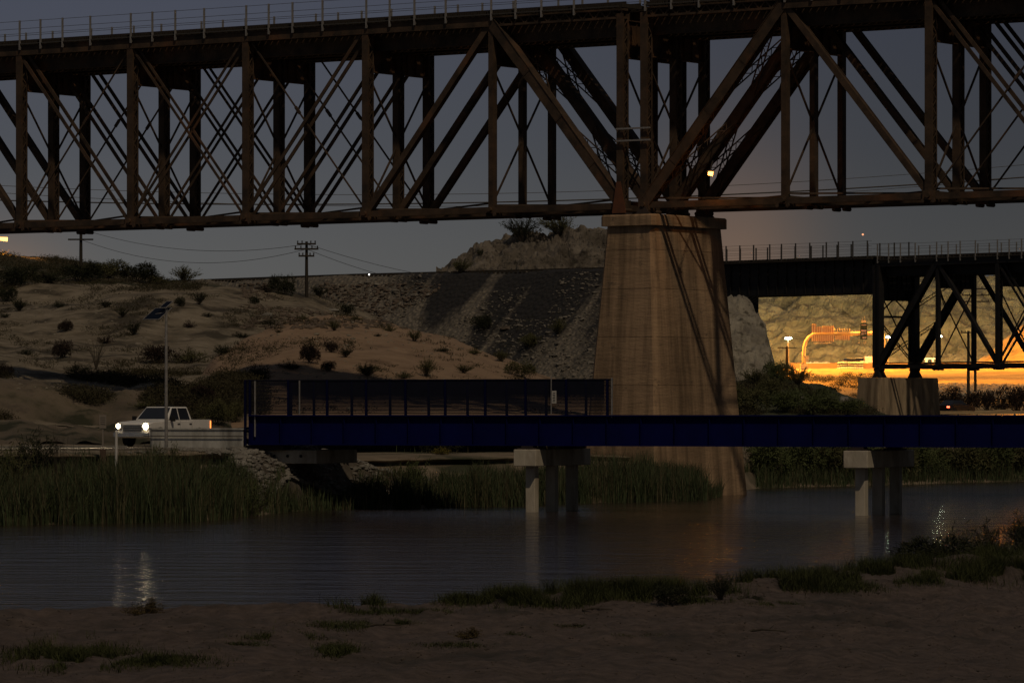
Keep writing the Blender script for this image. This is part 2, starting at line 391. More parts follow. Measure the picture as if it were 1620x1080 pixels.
# left hill
sheet('desert_hill', [
    [(-200, 668, 232), (0, 668, 232), (150, 664, 236), (400, 664, 245), (700, 664, 290)],
    [(-200, 628, 250), (0, 632, 250), (140, 640, 252), (260, 630, 258), (400, 636, 262), (700, 640, 300)],
    [(-200, 575, 285), (0, 582, 285), (150, 600, 280), (300, 596, 285), (400, 590, 290), (700, 600, 320)],
    [(-200, 520, 325), (0, 528, 325), (150, 540, 318), (300, 552, 312), (420, 545, 318), (700, 575, 340)],
    [(-200, 470, 365), (0, 464, 365), (60, 461, 362), (120, 456, 360), (190, 448, 358), (260, 451, 356), (330, 458, 358), (400, 464, 362), (480, 474, 368), (560, 497, 372), (620, 520, 372), (700, 560, 372)],
    [(-200, 500, 385), (0, 490, 385), (190, 475, 378), (330, 480, 376), (480, 500, 386), (700, 600, 390)],
], -200, 700, 180, 10, M_HILL, .9, .045, .22, .35, seed=11)
# brushy brown low mound at the foot of the hill
sheet('scrub_mound', [
    [(-200, 712, 218), (30, 712, 218), (95, 710, 219), (150, 704, 222), (240, 704, 228), (395, 700, 234), (430, 700, 236)],
    [(-200, 660, 236), (30, 664, 236), (95, 672, 236), (150, 668, 238), (240, 654, 242), (395, 640, 246), (430, 664, 246)],
    [(-200, 600, 243), (0, 598, 243), (60, 606, 243), (120, 626, 243), (180, 632, 246), (250, 618, 250), (330, 594, 256), (395, 602, 258), (430, 640, 258)],
    [(-200, 640, 262), (395, 650, 272), (430, 660, 272)],
], -200, 430, 120, 10, M_SCRUB, .6, .12, .25, .6, seed=21)
# sandy dune in the middle
sheet('sandy_dune', [
    [(310, 672, 238), (600, 676, 240), (960, 672, 240), (1010, 672, 242)],
    [(310, 655, 252), (345, 640, 252), (600, 640, 254), (800, 645, 254), (900, 655, 254), (1010, 668, 256)],
    [(310, 630, 270), (345, 600, 272), (450, 575, 272), (600, 580, 272), (750, 598, 270), (850, 622, 268), (920, 645, 268), (1010, 666, 268)],
    [(310, 600, 288), (345, 562, 290), (400, 530, 292), (470, 508, 296), (540, 501, 300), (600, 508, 300), (700, 530, 296), (800, 565, 292), (880, 600, 288), (940, 640, 284), (1010, 664, 280)],
    [(310, 620, 304), (400, 550, 306), (540, 520, 314), (700, 550, 312), (880, 620, 306), (1010, 668, 300)],
], 310, 1010, 190, 10, M_DUNE, .5, .07, .14, .5, seed=31)
# rocky knoll behind the embankment
sheet('rocky_knoll', [
    [(690, 455, 468), (1060, 455, 468)],
    [(690, 440, 474), (720, 432, 474), (745, 425, 474), (800, 424, 474), (960, 420, 474), (1060, 420, 474)],
    [(690, 440, 480), (722, 428, 480), (742, 414, 480), (752, 404, 480), (800, 404, 480), (900, 396, 480), (1060, 396, 480)],
    [(690, 440, 486), (722, 426, 486), (746, 408, 486), (756, 394, 486), (800, 388, 486), (850, 378, 486), (905, 372, 486), (950, 373, 486), (1060, 376, 486)],
    [(690, 450, 500), (760, 410, 500), (905, 382, 500), (1060, 386, 500)],
], 690, 1060, 200, 14, M_ROCK, 1.2, .16, 1.15, .42, sharp=1, smooth=False, seed=41)
# pale rock right of the pier
sheet('pale_rock_outcrop', [
    [(1100, 662, 372), (1240, 662, 372)],
    [(1100, 600, 382), (1214, 606, 382), (1222, 612, 382), (1240, 640, 382)],
    [(1100, 540, 386), (1206, 540, 386), (1217, 548, 386), (1240, 640, 386)],
    [(1100, 500, 390), (1196, 498, 390), (1211, 514, 390), (1222, 600, 390), (1240, 640, 390)],
    [(1100, 478, 394), (1170, 474, 394), (1186, 480, 394), (1200, 498, 394), (1214, 540, 394), (1240, 640, 394)],
    [(1100, 480, 408), (1170, 480, 408), (1200, 510, 408), (1240, 650, 408)],
], 1100, 1240, 110, 10, M_PALE, .7, .2, .35, .7, sharp=1, smooth=False, seed=51)
M_GREENS = mat('green_slope', (.030, .034, .015), (.060, .062, .03), .5, .95, .8, 3, coord='P')
sheet('overgrown_slope', [
    [(1140, 664, 330), (1420, 664, 330)],
    [(1140, 640, 350), (1250, 634, 350), (1330, 640, 350), (1420, 664, 350)],
    [(1140, 606, 372), (1230, 598, 372), (1300, 612, 372), (1360, 636, 372), (1420, 662, 372)],
    [(1140, 640, 392), (1420, 668, 392)],
], 1140, 1420, 70, 9, M_GREENS, .4, .2, .15, .8, seed=61)
# ground climbing to the highway
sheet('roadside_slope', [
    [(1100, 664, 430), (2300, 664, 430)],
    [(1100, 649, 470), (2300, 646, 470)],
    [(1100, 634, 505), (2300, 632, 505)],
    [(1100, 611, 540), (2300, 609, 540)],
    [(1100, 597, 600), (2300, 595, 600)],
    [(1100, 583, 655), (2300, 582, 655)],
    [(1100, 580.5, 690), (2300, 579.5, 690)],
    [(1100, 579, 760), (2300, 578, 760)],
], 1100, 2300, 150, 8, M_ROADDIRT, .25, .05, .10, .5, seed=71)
sheet('limestone_cliff', [
    [(1080, 584, 716), (2400, 584, 716)],
    [(1080, 556, 722), (1300, 560, 720), (1420, 552, 724), (2400, 552, 724)],
    [(1080, 520, 730), (1250, 524, 726), (1350, 512, 732), (1480, 520, 728), (2400, 518, 728)],
    [(1080, 482, 742), (1220, 484, 742), (1300, 474, 740), (1400, 478, 746), (1550, 474, 740), (2400, 476, 740)],
    [(1080, 445, 756), (1300, 441, 756), (1450, 444, 758), (2400, 440, 756)],
    [(1080, 432, 772), (1300, 428, 772), (1500, 430, 772), (2400, 428, 772)],
    [(1080, 440, 820), (2400, 440, 820)],
], 1080, 2400, 340, 16, M_CLIFF, 3.0, .035, 1.1, .20, sharp=1, smooth=False, seed=81)
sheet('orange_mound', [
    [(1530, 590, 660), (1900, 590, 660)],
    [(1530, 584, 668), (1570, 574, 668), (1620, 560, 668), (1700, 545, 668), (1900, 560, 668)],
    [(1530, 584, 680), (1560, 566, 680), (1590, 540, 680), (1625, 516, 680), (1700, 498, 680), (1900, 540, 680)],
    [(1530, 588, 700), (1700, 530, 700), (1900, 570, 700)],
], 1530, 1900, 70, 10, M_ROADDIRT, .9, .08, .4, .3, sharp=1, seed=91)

# highway strip and the lit road down by the river
def strip(name, pts0, pts1, mt, dz=.02):
    m = MB()
    for p in pts0 + pts1: m.v.append(tuple(Vector(p) + Vector((0, 0, dz))))
    k = len(pts0)
    for i in range(k - 1): m.face(i, i + 1, k + i + 1, k + i)
    return tag(m.build(name, mt), kind='structure')

# ================================================================ BRIDGES
def truss(root, x0, sg, L, n, ys, zt, zb, M, Mtop, sz=1.0, lacing=True, twin_ends=None, hip_laced=True, fh=1.45, nst=4, sign=1):
    """deck truss span in the root's frame; x = along, y = away from the viewer, z = up"""
    X = [x0 + sg * k * L for k in range(n + 1)]
    h = (n - 1) // 2
    T = lambda k, y: Vector((X[k], y, zt)); B = lambda k, y: Vector((X[k], y, zb))
    # shared post mesh: two channels with lacing between
    pm = MB(); w_, d_ = .42 * sz, .52 * sz
    for s in (-1, 1):
        pm.box(-w_ / 2, w_ / 2, s * d_ / 2 - .03, s * d_ / 2 + .03, 0, zt - zb)
        for q in (-1, 1):
            pm.box(q * (w_ / 2) - .015, q * (w_ / 2) + .015, s * d_ / 2 - (.10 if s > 0 else -.033), s * d_ / 2 + (-.033 if s > 0 else .10), .2, zt - zb - .2)
    if lacing:
        for q in (-1, 1): pm.lace((q * w_ / 2, 0, .3), (q * w_ / 2, 0, zt - zb - .3), (0, 1, 0), d_ * .8, .42, .07)
    pm.box(-w_ * .8, w_ * .8, -d_ / 2 - .045, d_ / 2 + .045, -.25, .25)
    pme = pm.mesh('post', M)
    pn = MB()   # slimmer first posts
    pn.box(-.16 * sz, .16 * sz, -.2 * sz, .2 * sz, 0, zt - zb)
    pne = pn.mesh('slim_post', M)
    def member(k, y, a, b, kind):
        m = MB(); p, q = a, b; dr = (q - p).normalized()
        if kind == 'end':
            for s in (-1, 1):
                m.bar(p + Vector((0, s * .24 * sz, 0)), q + Vector((0, s * .24 * sz, 0)), .58 * sz, .05, up=(0, 1, 0))
            nn = dr.cross(Vector((0, 1, 0))).normalized(); nn = nn if nn.z > 0 else -nn
            m.bar(p + nn * .30 * sz, q + nn * .30 * sz, .03, .62 * sz)
            m.lace(p - nn * .27 * sz, q - nn * .27 * sz, (0, 1, 0), .5 * sz, .5, .07)
            for s in (-1, 1):
                for f_ in (.25, .5, .75):
                    c = p.lerp(q, f_); m.bar(c - dr * .5 + Vector((0, s * .28 * sz, 0)), c + dr * .5 + Vector((0, s * .28 * sz, 0)), .50 * sz, .025)
        elif kind == 'main':
            for s in (-1, 1): m.bar(p + Vector((0, s * .16 * sz, 0)), q + Vector((0, s * .16 * sz, 0)), .34 * sz, .06)
            nn = dr.cross(Vector((0, 1, 0))).normalized()
            m.bar(p + nn * .12 * sz, q + nn * .12 * sz, .02, .3 * sz)
        elif kind == 'pair':
            for s in (-1, 1):
                nn = dr.cross(Vector((0, 1, 0))).normalized() * .15 * sz * s
                m.bar(p + nn + Vector((0, s * .14, 0)), q + nn + Vector((0, s * .14, 0)), .21 * sz, .07)
        elif kind == 'pairthin':
            for s in (-1, 1):
                nn = dr.cross(Vector((0, 1, 0))).normalized() * .11 * sz * s
                m.bar(p + nn + Vector((0, s * .11, 0)), q + nn + Vector((0, s * .11, 0)), .15 * sz, .06)
        else:
            m.bar(p, q, .085 * sz, .07); c = p.lerp(q, .42); m.bar(c - dr * .25, c + dr * .25, .17 * sz, .1)
        return m
    for yi, y in enumerate(ys):
        m = MB()    # top chord
        a, b_ = X[0] - sg * .2, X[n] + sg * .2
        xa, xb = min(X[1], X[n - 1]), max(X[1], X[n - 1])
        for s in (-1, 1):
            m.box(xa, xb, y + s * .22 * sz - .03, y + s * .22 * sz + .03, zt - .27 * sz, zt + .27 * sz)
            for q in (-1, 1):
                m.box(xa, xb, y + s * .26 * sz - .05, y + s * .26 * sz + .05, zt + q * .26 * sz - .02, zt + q * .26 * sz + .02)
        m.box(xa, xb, y - .3 * sz, y + .3 * sz, zt + .285 * sz, zt + .31 * sz)
        for (e0, e1) in ((min(a, b_), xa), (xb, max(a, b_))):
            if hip_laced:
                for q in (-1, 1):
                    m.box(e0, e1, y - .24 * sz, y + .24 * sz, zt + q * .22 * sz - .06, zt + q * .22 * sz + .06)
                m.lace((e0, y - .2 * sz, zt), (e1, y - .2 * sz, zt), (0, 0, 1), .42 * sz, .38, .07)
                m.lace((e0, y + .2 * sz, zt), (e1, y + .2 * sz, zt), (0, 0, 1), .42 * sz, .38, .07)
            else: m.box(e0, e1, y - .24 * sz, y + .24 * sz, zt - .27 * sz, zt + .27 * sz)
        m.build('top_chord', Mtop, root)
        m = MB()    # bottom chord: twin riveted members, pins and gussets at the nodes
        lo_, hi_ = min(X[0], X[n]), max(X[0], X[n])
        for s in (-1, 1):
            m.box(lo_, hi_, y + s * .16 * sz - .035, y + s * .16 * sz + .035, zb - .20 * sz, zb + .12 * sz)
            m.box(lo_, hi_, y + s * .20 * sz - .08, y + s * .20 * sz + .08, zb - .22 * sz, zb - .205 * sz)
        for k in range(n + 1):
            m.tube([(X[k], y - .42 * sz, zb - .02), (X[k], y + .42 * sz, zb - .02)], .13 * sz, 10)
            for q in (-.32, .32): m.tube([(X[k] + q, y - .33, zb - .30 * sz), (X[k] + q, y + .33, zb - .30 * sz)], .11 * sz, 8)
        m.build('bottom_chord', Mtop, root)
        for k in range(n + 1):
            slim = k in (1, n - 1)
            link_mesh('post', pne if slim else pme, root, (X[k], y, zb))
        member(0, y, T(1, y), B(0, y), 'end').build('end_post', M, root)
        member(0, y, T(n - 1, y), B(n, y), 'end').build('end_post', M, root)
        kinds = {1: 'main', 2: 'pair', 3: 'pairthin'}
        for k in range(1, h + 1):
            member(0, y, T(k, y), B(k + 1, y), kinds.get(k, 'pair')).build('diagonal', M, root)
            if (n - k) != (k + 1) or n % 2:
                member(0, y, T(n - k, y), B(n - k - 1, y), kinds.get(k, 'pair')).build('diagonal', M, root)
        for k in range(2, h):
            member(0, y, T(k + 1, y), B(k, y), 'rod').build('counter_rod', M, root)
            member(0, y, T(n - k - 1, y), B(n - k, y), 'rod').build('counter_rod', M, root)
    y0, y1 = ys[0], ys[-1]
    fm = MB()   # deep floor beam with stiffeners
    fm.box(-.02, .02, y0 + .28, y1 - .28, -2.35 * sz, -.35 * sz)
    for zz in (-2.37, -.35): fm.box(-.16, .16, y0 + .28, y1 - .28, zz * sz - .03, zz * sz + .03)
    for i in range(7):
        yy = y0 + .5 + (y1 - y0 - 1) * i / 6; fm.box(-.09, .09, yy - .02, yy + .02, -2.32 * sz, -.42 * sz)
    fme = fm.mesh('floor_beam', M if M is M_BLACK else M_BEAM)
    sm = MB()
    H = zt - zb
    sm.bar((0, y0, H - 2.5 * sz), (0, y1, .3), .09, .09); sm.bar((0, y1, H - 2.5 * sz), (0, y0, .3), .09, .09)
    sm.bar((0, y0, .12), (0, y1, .12), .22, .16)
    sme = sm.mesh('sway_brace', M)
    for k in range(n + 1):
        link_mesh('floor_beam', fme, root, (X[k], 0, zt)); link_mesh('sway_brace', sme, root, (X[k], 0, zb))
    for i in range(nst):    # stringers under the ties
        yy = y0 + .7 + (y1 - y0 - 1.4) * i / (nst - 1); m = MB()
        m.box(min(X), max(X), yy - .02, yy + .02, zt - 1.15 * sz, zt + .28 * sz)
        for zz in (-1.16 * sz, .26 * sz): m.box(min(X), max(X), yy - .15, yy + .15, zt + zz - .02, zt + zz + .02)
        m.build('stringer', M, root)
    m = MB()    # bottom laterals
    for k in range(n):
        m.bar((X[k], y0, zb + .34), (X[k + 1], y1, zb + .34), .10, .10, up=(0, 0, 1)); m.bar((X[k], y1, zb + .22), (X[k + 1], y0, zb + .22), .10, .10, up=(0, 0, 1))
    m.build('lateral_bracing', M, root)
    for (k0, k1) in ((1, 0), (n - 1, n)):    # laced bracing between the sloping end posts
        m = MB()
        for ya, yb in zip(ys, ys[1:]):
            for f0, f1 in ((.08, .46), (.54, .92)):
                for (pa, pb) in ((ya, yb), (yb, ya)):
                    p = T(k1 if False else k0, pa).lerp(B(k1, pa), f0); q = T(k0, pb).lerp(B(k1, pb), f1)
                    dr = (q - p).normalized(); axis = (B(k1, 0) - T(k0, 0)).normalized(); nn = axis.cross(Vector((0, 1, 0))).normalized()
                    for s in (-1, 1): m.bar(p + nn * s * .17, q + nn * s * .17, .06, .06)
                    m.lace(p, q, nn, .34, .34, .045)
        m.build('portal_bracing', M, root)
    # timber deck, rails
    m = MB(); zd = zt + .34
    k = 0; x = min(X)
    while x < max(X):
        m.box(x, x + .24, y0 - .25, y1 + .25, zd, zd + .22); x += .46
    m.build('sleeper_deck', M_WOOD, root)
    for yy in (y0 + .35, y0 + 1.79, y1 - 1.79, y1 - .35):
        r = MB(); r.box(min(X), max(X), yy - .035, yy + .035, zd + .225, zd + .36); r.build('rail', M_STEEL2, root)
    # handrail: stanchions on brackets and cables, both edges
    for yy in (y0 - .38, y1 + .38):
        rl = MB()
        for zz in (.55, .95, fh - .05):
            rl.bar((min(X), yy, zd + zz), (max(X), yy, zd + zz), .022, .022)
        if yy < y0: rl.box(min(X), max(X), yy - .04, yy + .04, zd + .02, zd + .07)
        ro = rl.build('handrail', M_WIRE, root)
        st = MB(); st.box(-.045, .045, -.045, .045, -.30, fh); st.box(-.05, .05, -.02, .34 if yy < y0 else -.0, -.22, -.12)
        ste = st.mesh('stanchion', M_GALV)
        for k in range(n):
            for f_ in (.02, .21, .41, .66):
                link_mesh('stanchion', ste, ro, (min(X) + (k + f_) * L, yy, zd))

def spanroot(name, P, ang, label, cat, group=None):
    r = empty(name, P, ang); tag(r, label, cat, group); return r
A1 = -math.atan(.7)
left = spanroot('truss_span', (6.5, 238, 0), A1, 'rusty steel deck truss span running from the tall pier to the left edge', 'railway bridge')
truss(left, -.62, -1, 8.62, 7, (0, 2.9, 5.8), 26.1, 15.75, M_STEEL, M_STEEL)
right = spanroot('truss_span', (6.5, 238, 0), A1, 'rusty steel deck truss span running from the tall pier to the right edge', 'railway bridge')
truss(right, .916, 1, 8.79, 7, (0, 2.9, 5.8), 26.1, 15.75, M_STEEL, M_STEEL)
# bearings, pier-top details
for root, xx in ((left, -.62), (right, .916)):
    for yy in (0, 2.9, 5.8):
        m = MB(); m.hexa([(xx - .45, yy - .4, 15.22), (xx + .45, yy - .4, 15.22), (xx + .45, yy + .4, 15.22), (xx - .45, yy + .4, 15.22),
                          (xx - .14, yy - .33, 15.62), (xx + .14, yy - .33, 15.62), (xx + .14, yy + .33, 15.62), (xx - .14, yy + .33, 15.62)])
        m.build('bearing', M_STEEL2, root)
m = MB()
m.hexa([(-1.0, -.47, 15.3), (-.1, -.47, 15.3), (-.1, -.44, 15.3), (-1.0, -.44, 15.3), (-.72, -.47, 17.0), (-.45, -.47, 17.0), (-.45, -.44, 17.0), (-.72, -.44, 17.0)])
m.build('gusset_plate', M_RUSTY, left)
m = MB()
for zz in (19.15, 19.8):
    m.box(-.75, 1.45, -.50, -.40, zz, zz + .09)
    for xx in (-.6, .9): m.box(xx, xx + .05, -.40, -.30, zz, zz + .09)
m.build('maintenance_ledge', M_GALV, left)
# lamp fixed on the far truss over the pier
lamp = empty('bridge_lamp', px(1124, 274, 234.5)); tag(lamp, 'small amber lamp glowing among the truss members above the tall pier', 'lamp')
M_AMB = mat('amber_lamp_glass', (.9, .5, .15), emit=(1, .55, .16), es=2.6)
m = MB(); m.tube([(-.13, 0, 0), (.13, 0, -.04)], [.10, .13], 12); m.build('bulb', M_AMB, lamp)
m = MB(); m.tube([(0, .0, .13), (.1, .8, .5), (.3, 3.4, .9)], .04, 6); m.tube([(0, 0, .10), (0, 0, .2)], [.2, .06], 10); m.build('bracket', M_STEEL2, lamp)
def spot(name, loc, power, colr, parent, tilt, size=150, r=.2):
    d = bpy.data.lights.new(name, 'SPOT'); d.energy = power; d.color = colr; d.shadow_soft_size = r; d.spot_size = R(size); d.spot_blend = .35
    o = bpy.data.objects.new(name, d); col.objects.link(o); o.parent = parent; o.location = loc; o.rotation_euler = (tilt, 0, 0)
    return o
def plight(name, loc, power, colr, r=.15, parent=None):
    d = bpy.data.lights.new(name, 'POINT'); d.energy = power; d.color = colr; d.shadow_soft_size = r
    o = bpy.data.objects.new(name, d); col.objects.link(o); o.location = loc
    if parent: o.parent = parent
    return o
SOD = (1.0, .37, .035)
plight('lamp_light', (0, -.35, -.1), 75, SOD, .15, lamp)

# ---------------------------------------------------------------- tall pier
M_PIER = bpy.data.materials.new('board_formed_concrete'); M_PIER.use_nodes = True
n = M_PIER.node_tree.nodes; l = M_PIER.node_tree.links; b = n['Principled BSDF']; b.inputs['Roughness'].default_value = .92
tcn = n.new('ShaderNodeTexCoord')
def on(scale, st, det=6):
    mp = n.new('ShaderNodeMapping'); mp.inputs['Scale'].default_value = st; l.new(tcn.outputs['Object'], mp.inputs[0])
    t = n.new('ShaderNodeTexNoise'); t.inputs['Scale'].default_value = scale; t.inputs['Detail'].default_value = det; t.inputs['Roughness'].default_value = .65
    l.new(mp.outputs[0], t.inputs['Vector']); return t.outputs['Fac']
r = n.new('ShaderNodeValToRGB'); r.color_ramp.elements[0].position = .36; r.color_ramp.elements[1].position = .62
r.color_ramp.elements[0].color = (.12, .078, .042, 1); r.color_ramp.elements[1].color = (.33, .222, .130, 1); l.new(on(.75, (1.6, 1.6, .07), 6), r.inputs[0])
r2 = n.new('ShaderNodeValToRGB'); r2.color_ramp.elements[0].position = .40; r2.color_ramp.elements[1].position = .60
r2.color_ramp.elements[0].color = (.62, .58, .54, 1); r2.color_ramp.elements[1].color = (1.1, 1.08, 1.02, 1); l.new(on(.55, (.5, .5, 3.5), 8), r2.inputs[0])
mx = n.new('ShaderNodeMix'); mx.data_type = 'RGBA'; mx.blend_type = 'MULTIPLY'; mx.inputs[0].default_value = .38
l.new(r.outputs[0], mx.inputs[6]); l.new(r2.outputs[0], mx.inputs[7])
r3 = n.new('ShaderNodeValToRGB'); r3.color_ramp.elements[0].position = .60; r3.color_ramp.elements[1].position = .72; l.new(on(1.7, (1, 1, 1), 8), r3.inputs[0])
mx2 = n.new('ShaderNodeMix'); mx2.data_type = 'RGBA'; l.new(r3.outputs[0], mx2.inputs[0]); l.new(mx.outputs[2], mx2.inputs[6]); mx2.inputs[7].default_value = (.10, .07, .045, 1)
l.new(mx2.outputs[2], b.inputs['Base Color'])
bpn = n.new('ShaderNodeBump'); bpn.inputs['Strength'].default_value = .7; bpn.inputs['Distance'].default_value = .06; l.new(on(2.5, (.6, .6, 3), 8), bpn.inputs['Height']); l.new(bpn.outputs[0], b.inputs['Normal'])
def pier(name, P, ang, s0, s1, y0, y1, ztop, zbot, batter, capt, inset, label, mt, nseg=22, capin=0):
    r = empty(name, P, ang); tag(r, label, 'bridge pier')
    m = MB(); zc = ztop - capt
    c = .22
    ring = lambda z, g: [(s0 - g + c, y0 - g, z), (s1 + g - c, y0 - g, z), (s1 + g, y0 - g + c, z), (s1 + g, y1 + g - c, z), (s1 + g - c, y1 + g, z), (s0 - g + c, y1 + g, z), (s0 - g, y1 + g - c, z), (s0 - g, y0 - g + c, z)]
    prev = None; z = zbot
    k = 8
    for i in range(nseg + 1):
        z = zbot + (zc - zbot) * i / nseg; g = -inset + batter * (1 - (z - 0) / zc)
        m.v += ring(z, g)
        if i:
            for j in range(k): m.face((i - 1) * k + j, (i - 1) * k + (j + 1) % k, i * k + (j + 1) % k, i * k + j)
        if i < nseg and i % 1 == 0: pass
    m.face(*[nseg * k + j for j in range(k)])
    o = m.build('shaft', mt, r)
    if capt > 0:
        m = MB(); q = ring(zc + .002, .0); t_ = ring(ztop - .08, 0); u = ring(ztop, -.06)
        m.v += q + t_ + u
        m.face(*range(k)[::-1])
        for a_ in (0, k):
            for j in range(k): m.face(a_ + j, a_ + (j + 1) % k, a_ + k + (j + 1) % k, a_ + k + j)
        m.face(*[2 * k + j for j in range(k)])
        m.build('cap', mt, r)
    return r
p1 = pier('bridge_pier', (6.5, 238, 0), A1, -1.68, 1.88, -.7, 6.82, 15.2, -1.2, 1.05, .6, .24, 'tall tapering tan concrete pier with a flat cap under the rusty truss', M_PIER)
# construction joints: shallow recessed shadow lines made as thin proud fins of concrete
m = MB()
for z in (3.2, 6.0, 8.6, 11.2, 13.3):
    g = -.24 + 1.05 * (1 - z / 14.6) + .012
    m.box(-1.68 - g + .2, 1.88 + g - .2, -.7 - g, -.7 - g + .05, z, z + .035)
    m.box(1.88 + g - .05, 1.88 + g, -.7 - g + .2, 6.82 + g - .2, z, z + .035)
m.build('formwork_ridge', M_PIER, p1)

# ---------------------------------------------------------------- black railway bridge
A2 = math.atan2(-.7399, .6726)
BP = (33.46, 410, 0)
bt = spanroot('black_truss_span', BP, A2, 'black steel deck truss span standing on the short pale pier at the right', 'railway bridge')
truss(bt, .56, 1, 7.4, 5, (.5, 5.4), 18.3, 8.75, M_BLACK, M_BLACK, 1.0, hip_laced=False, fh=1.5, nst=3)
for yy in (.5, 5.4):
    m = MB(); m.hexa([(.1, yy - .5, 7.72), (1.1, yy - .5, 7.72), (1.1, yy + .5, 7.72), (.1, yy + .5, 7.72), (.4, yy - .33, 8.5), (.75, yy - .33, 8.5), (.75, yy + .33, 8.5), (.4, yy + .33, 8.5)])
    m.build('bearing', M_BLACK, bt)
m = MB()    # tower legs and laced bracing under the girder seat
for yy in (.5, 5.4):
    for xx in (.15, .75): m.box(xx - .12, xx + .12, yy - .35, yy + .35, 8.6, 18.2)
for (za, zb_) in ((9.2, 13.3), (13.3, 9.2)):
    for s in (-.15, .15): m.bar((.2, .5, za + s), (.2, 5.4, zb_ + s), .07, .07)
    m.lace((.2, .5, za), (.2, 5.4, zb_), (0, 0, 1), .3, .3, .05)
m.bar((.2, .5, 13.4), (.2, 5.4, 13.4), .2, .3)
m.bar((.2, .5, 13.4), (.2, 2.95, 15.1), .1, .1); m.bar((.2, 5.4, 13.4), (.2, 2.95, 15.1), .1, .1)
m.build('tower_bracing', M_BLACK, bt)
m = MB(); m.box(.0, .06, .8, 5.1, 14.9, 16.9)
for i in range(4): m.box(-.06, .12, 1.2 + i * 1.15, 1.3 + i * 1.15, 14.9, 16.9)
m.build('seat_plate', M_BLACK, bt)
gr = spanroot('plate_girder_span', BP, A2, 'black plate girder span between the tall pier and the black truss', 'railway bridge')
for yy in (.9, 5.0):
    m = MB(); m.box(-27, 0.0, yy - .03, yy + .03, 15.7, 18.85)
    for zz in (15.68, 18.85): m.box(-27, 0.0, yy - .25, yy + .25, zz - .04, zz + .04)
    for i in range(22): m.box(-26.8 + i * 1.25, -26.72 + i * 1.25, yy - .16, yy - .032, 15.74, 18.8)
    m.build('girder', M_BLACK, gr)
m = MB(); x = -27
while x < 0: m.box(x, x + .24, .3, 5.6, 18.90, 19.08); x += .48
m.box(-27, 0, .05, .3, 18.75, 18.95)
m.build('sleeper_deck', M_WOOD, gr)
for yy in (.1, 5.8):
    rl = MB()
    for zz in (.5, .95, 1.4): rl.bar((-27, yy, 19.05 + zz), (0, yy, 19.05 + zz), .022, .022)
    ro = rl.build('handrail', M_WIRE, gr); st = MB(); st.box(-.05, .05, -.05, .05, -.25, 1.5); ste = st.mesh('stanchion', M_WIRE)
    for i in range(15): link_mesh('stanchion', ste, ro, (-26.6 + i * 1.86 + (.3 if i % 4 == 3 else 0), yy, 19.0))
pier('short_pier', BP, A2, -.95, 1.95, -.95, 7.3, 7.7, 1.0, .35, 0, 0, 'short pale concrete pier carrying the foot of the black steel truss', mat('tan_pier_concrete', (.20, .145, .09), (.36, .28, .18), 1.2, .9, .3, 9, c3=(.11, .085, .055), s3=.8, t3=(.5, .7), stretch=(1.3, 1.3, .2)), 6)

# ---------------------------------------------------------------- blue footbridge
A3 = -math.atan(.45)
FP = (1.09, 199.5, 0)
fb = spanroot('footbridge', FP, A3, 'long navy blue footbridge across the river with a mesh fence at its left', 'footbridge')
SL, SR = -14.9, 62
for yy in (.55, 5.3):
    m = MB(); m.box(SL, SR, yy - .02, yy + .02, 3.08, 4.36)
    m.box(SL, SR, yy - .22, yy + .22, 3.02, 3.08); m.box(SL, SR, yy - .22, yy + .22, 4.36, 4.42)
    x = SL
    while x < SR:
        m.box(x, x + .025, yy - .15, yy - .021, 3.08, 4.36); x += 1.655
    m.build('girder', M_NAVY, fb)
m = MB(); m.box(SL, SR, .8, 5.05, 4.18, 4.34)
for i in range(46): m.box(SL + i * 1.655 + .1, SL + i * 1.655 + .25, .6, 5.25, 3.9, 4.18)
m.build('deck', M_NAVYD, fb)
def fence(yy, xa, xb, ph, name='fence'):
    m = MB(); m.box(xa, xb, yy - .03, yy + .03, 6.0, 6.06); m.box(xa, xb, yy - .03, yy + .03, 4.47, 4.52)
    z = 4.56
    while z < 5.98: m.box(xa, xb, yy - .007, yy + .007, z, z + .044); z += .064
    fo = m.build(name, M_MESH, fb)
    s = MB(); s.box(-.05, .05, -.05, .05, 4.42, 6.06); se = s.mesh('fence_post', M_NAVYD)
    x = xa + ph
    while x <= xb: link_mesh('fence_post', se, fo, (x, yy, 0)); x += 2.02
    return fo
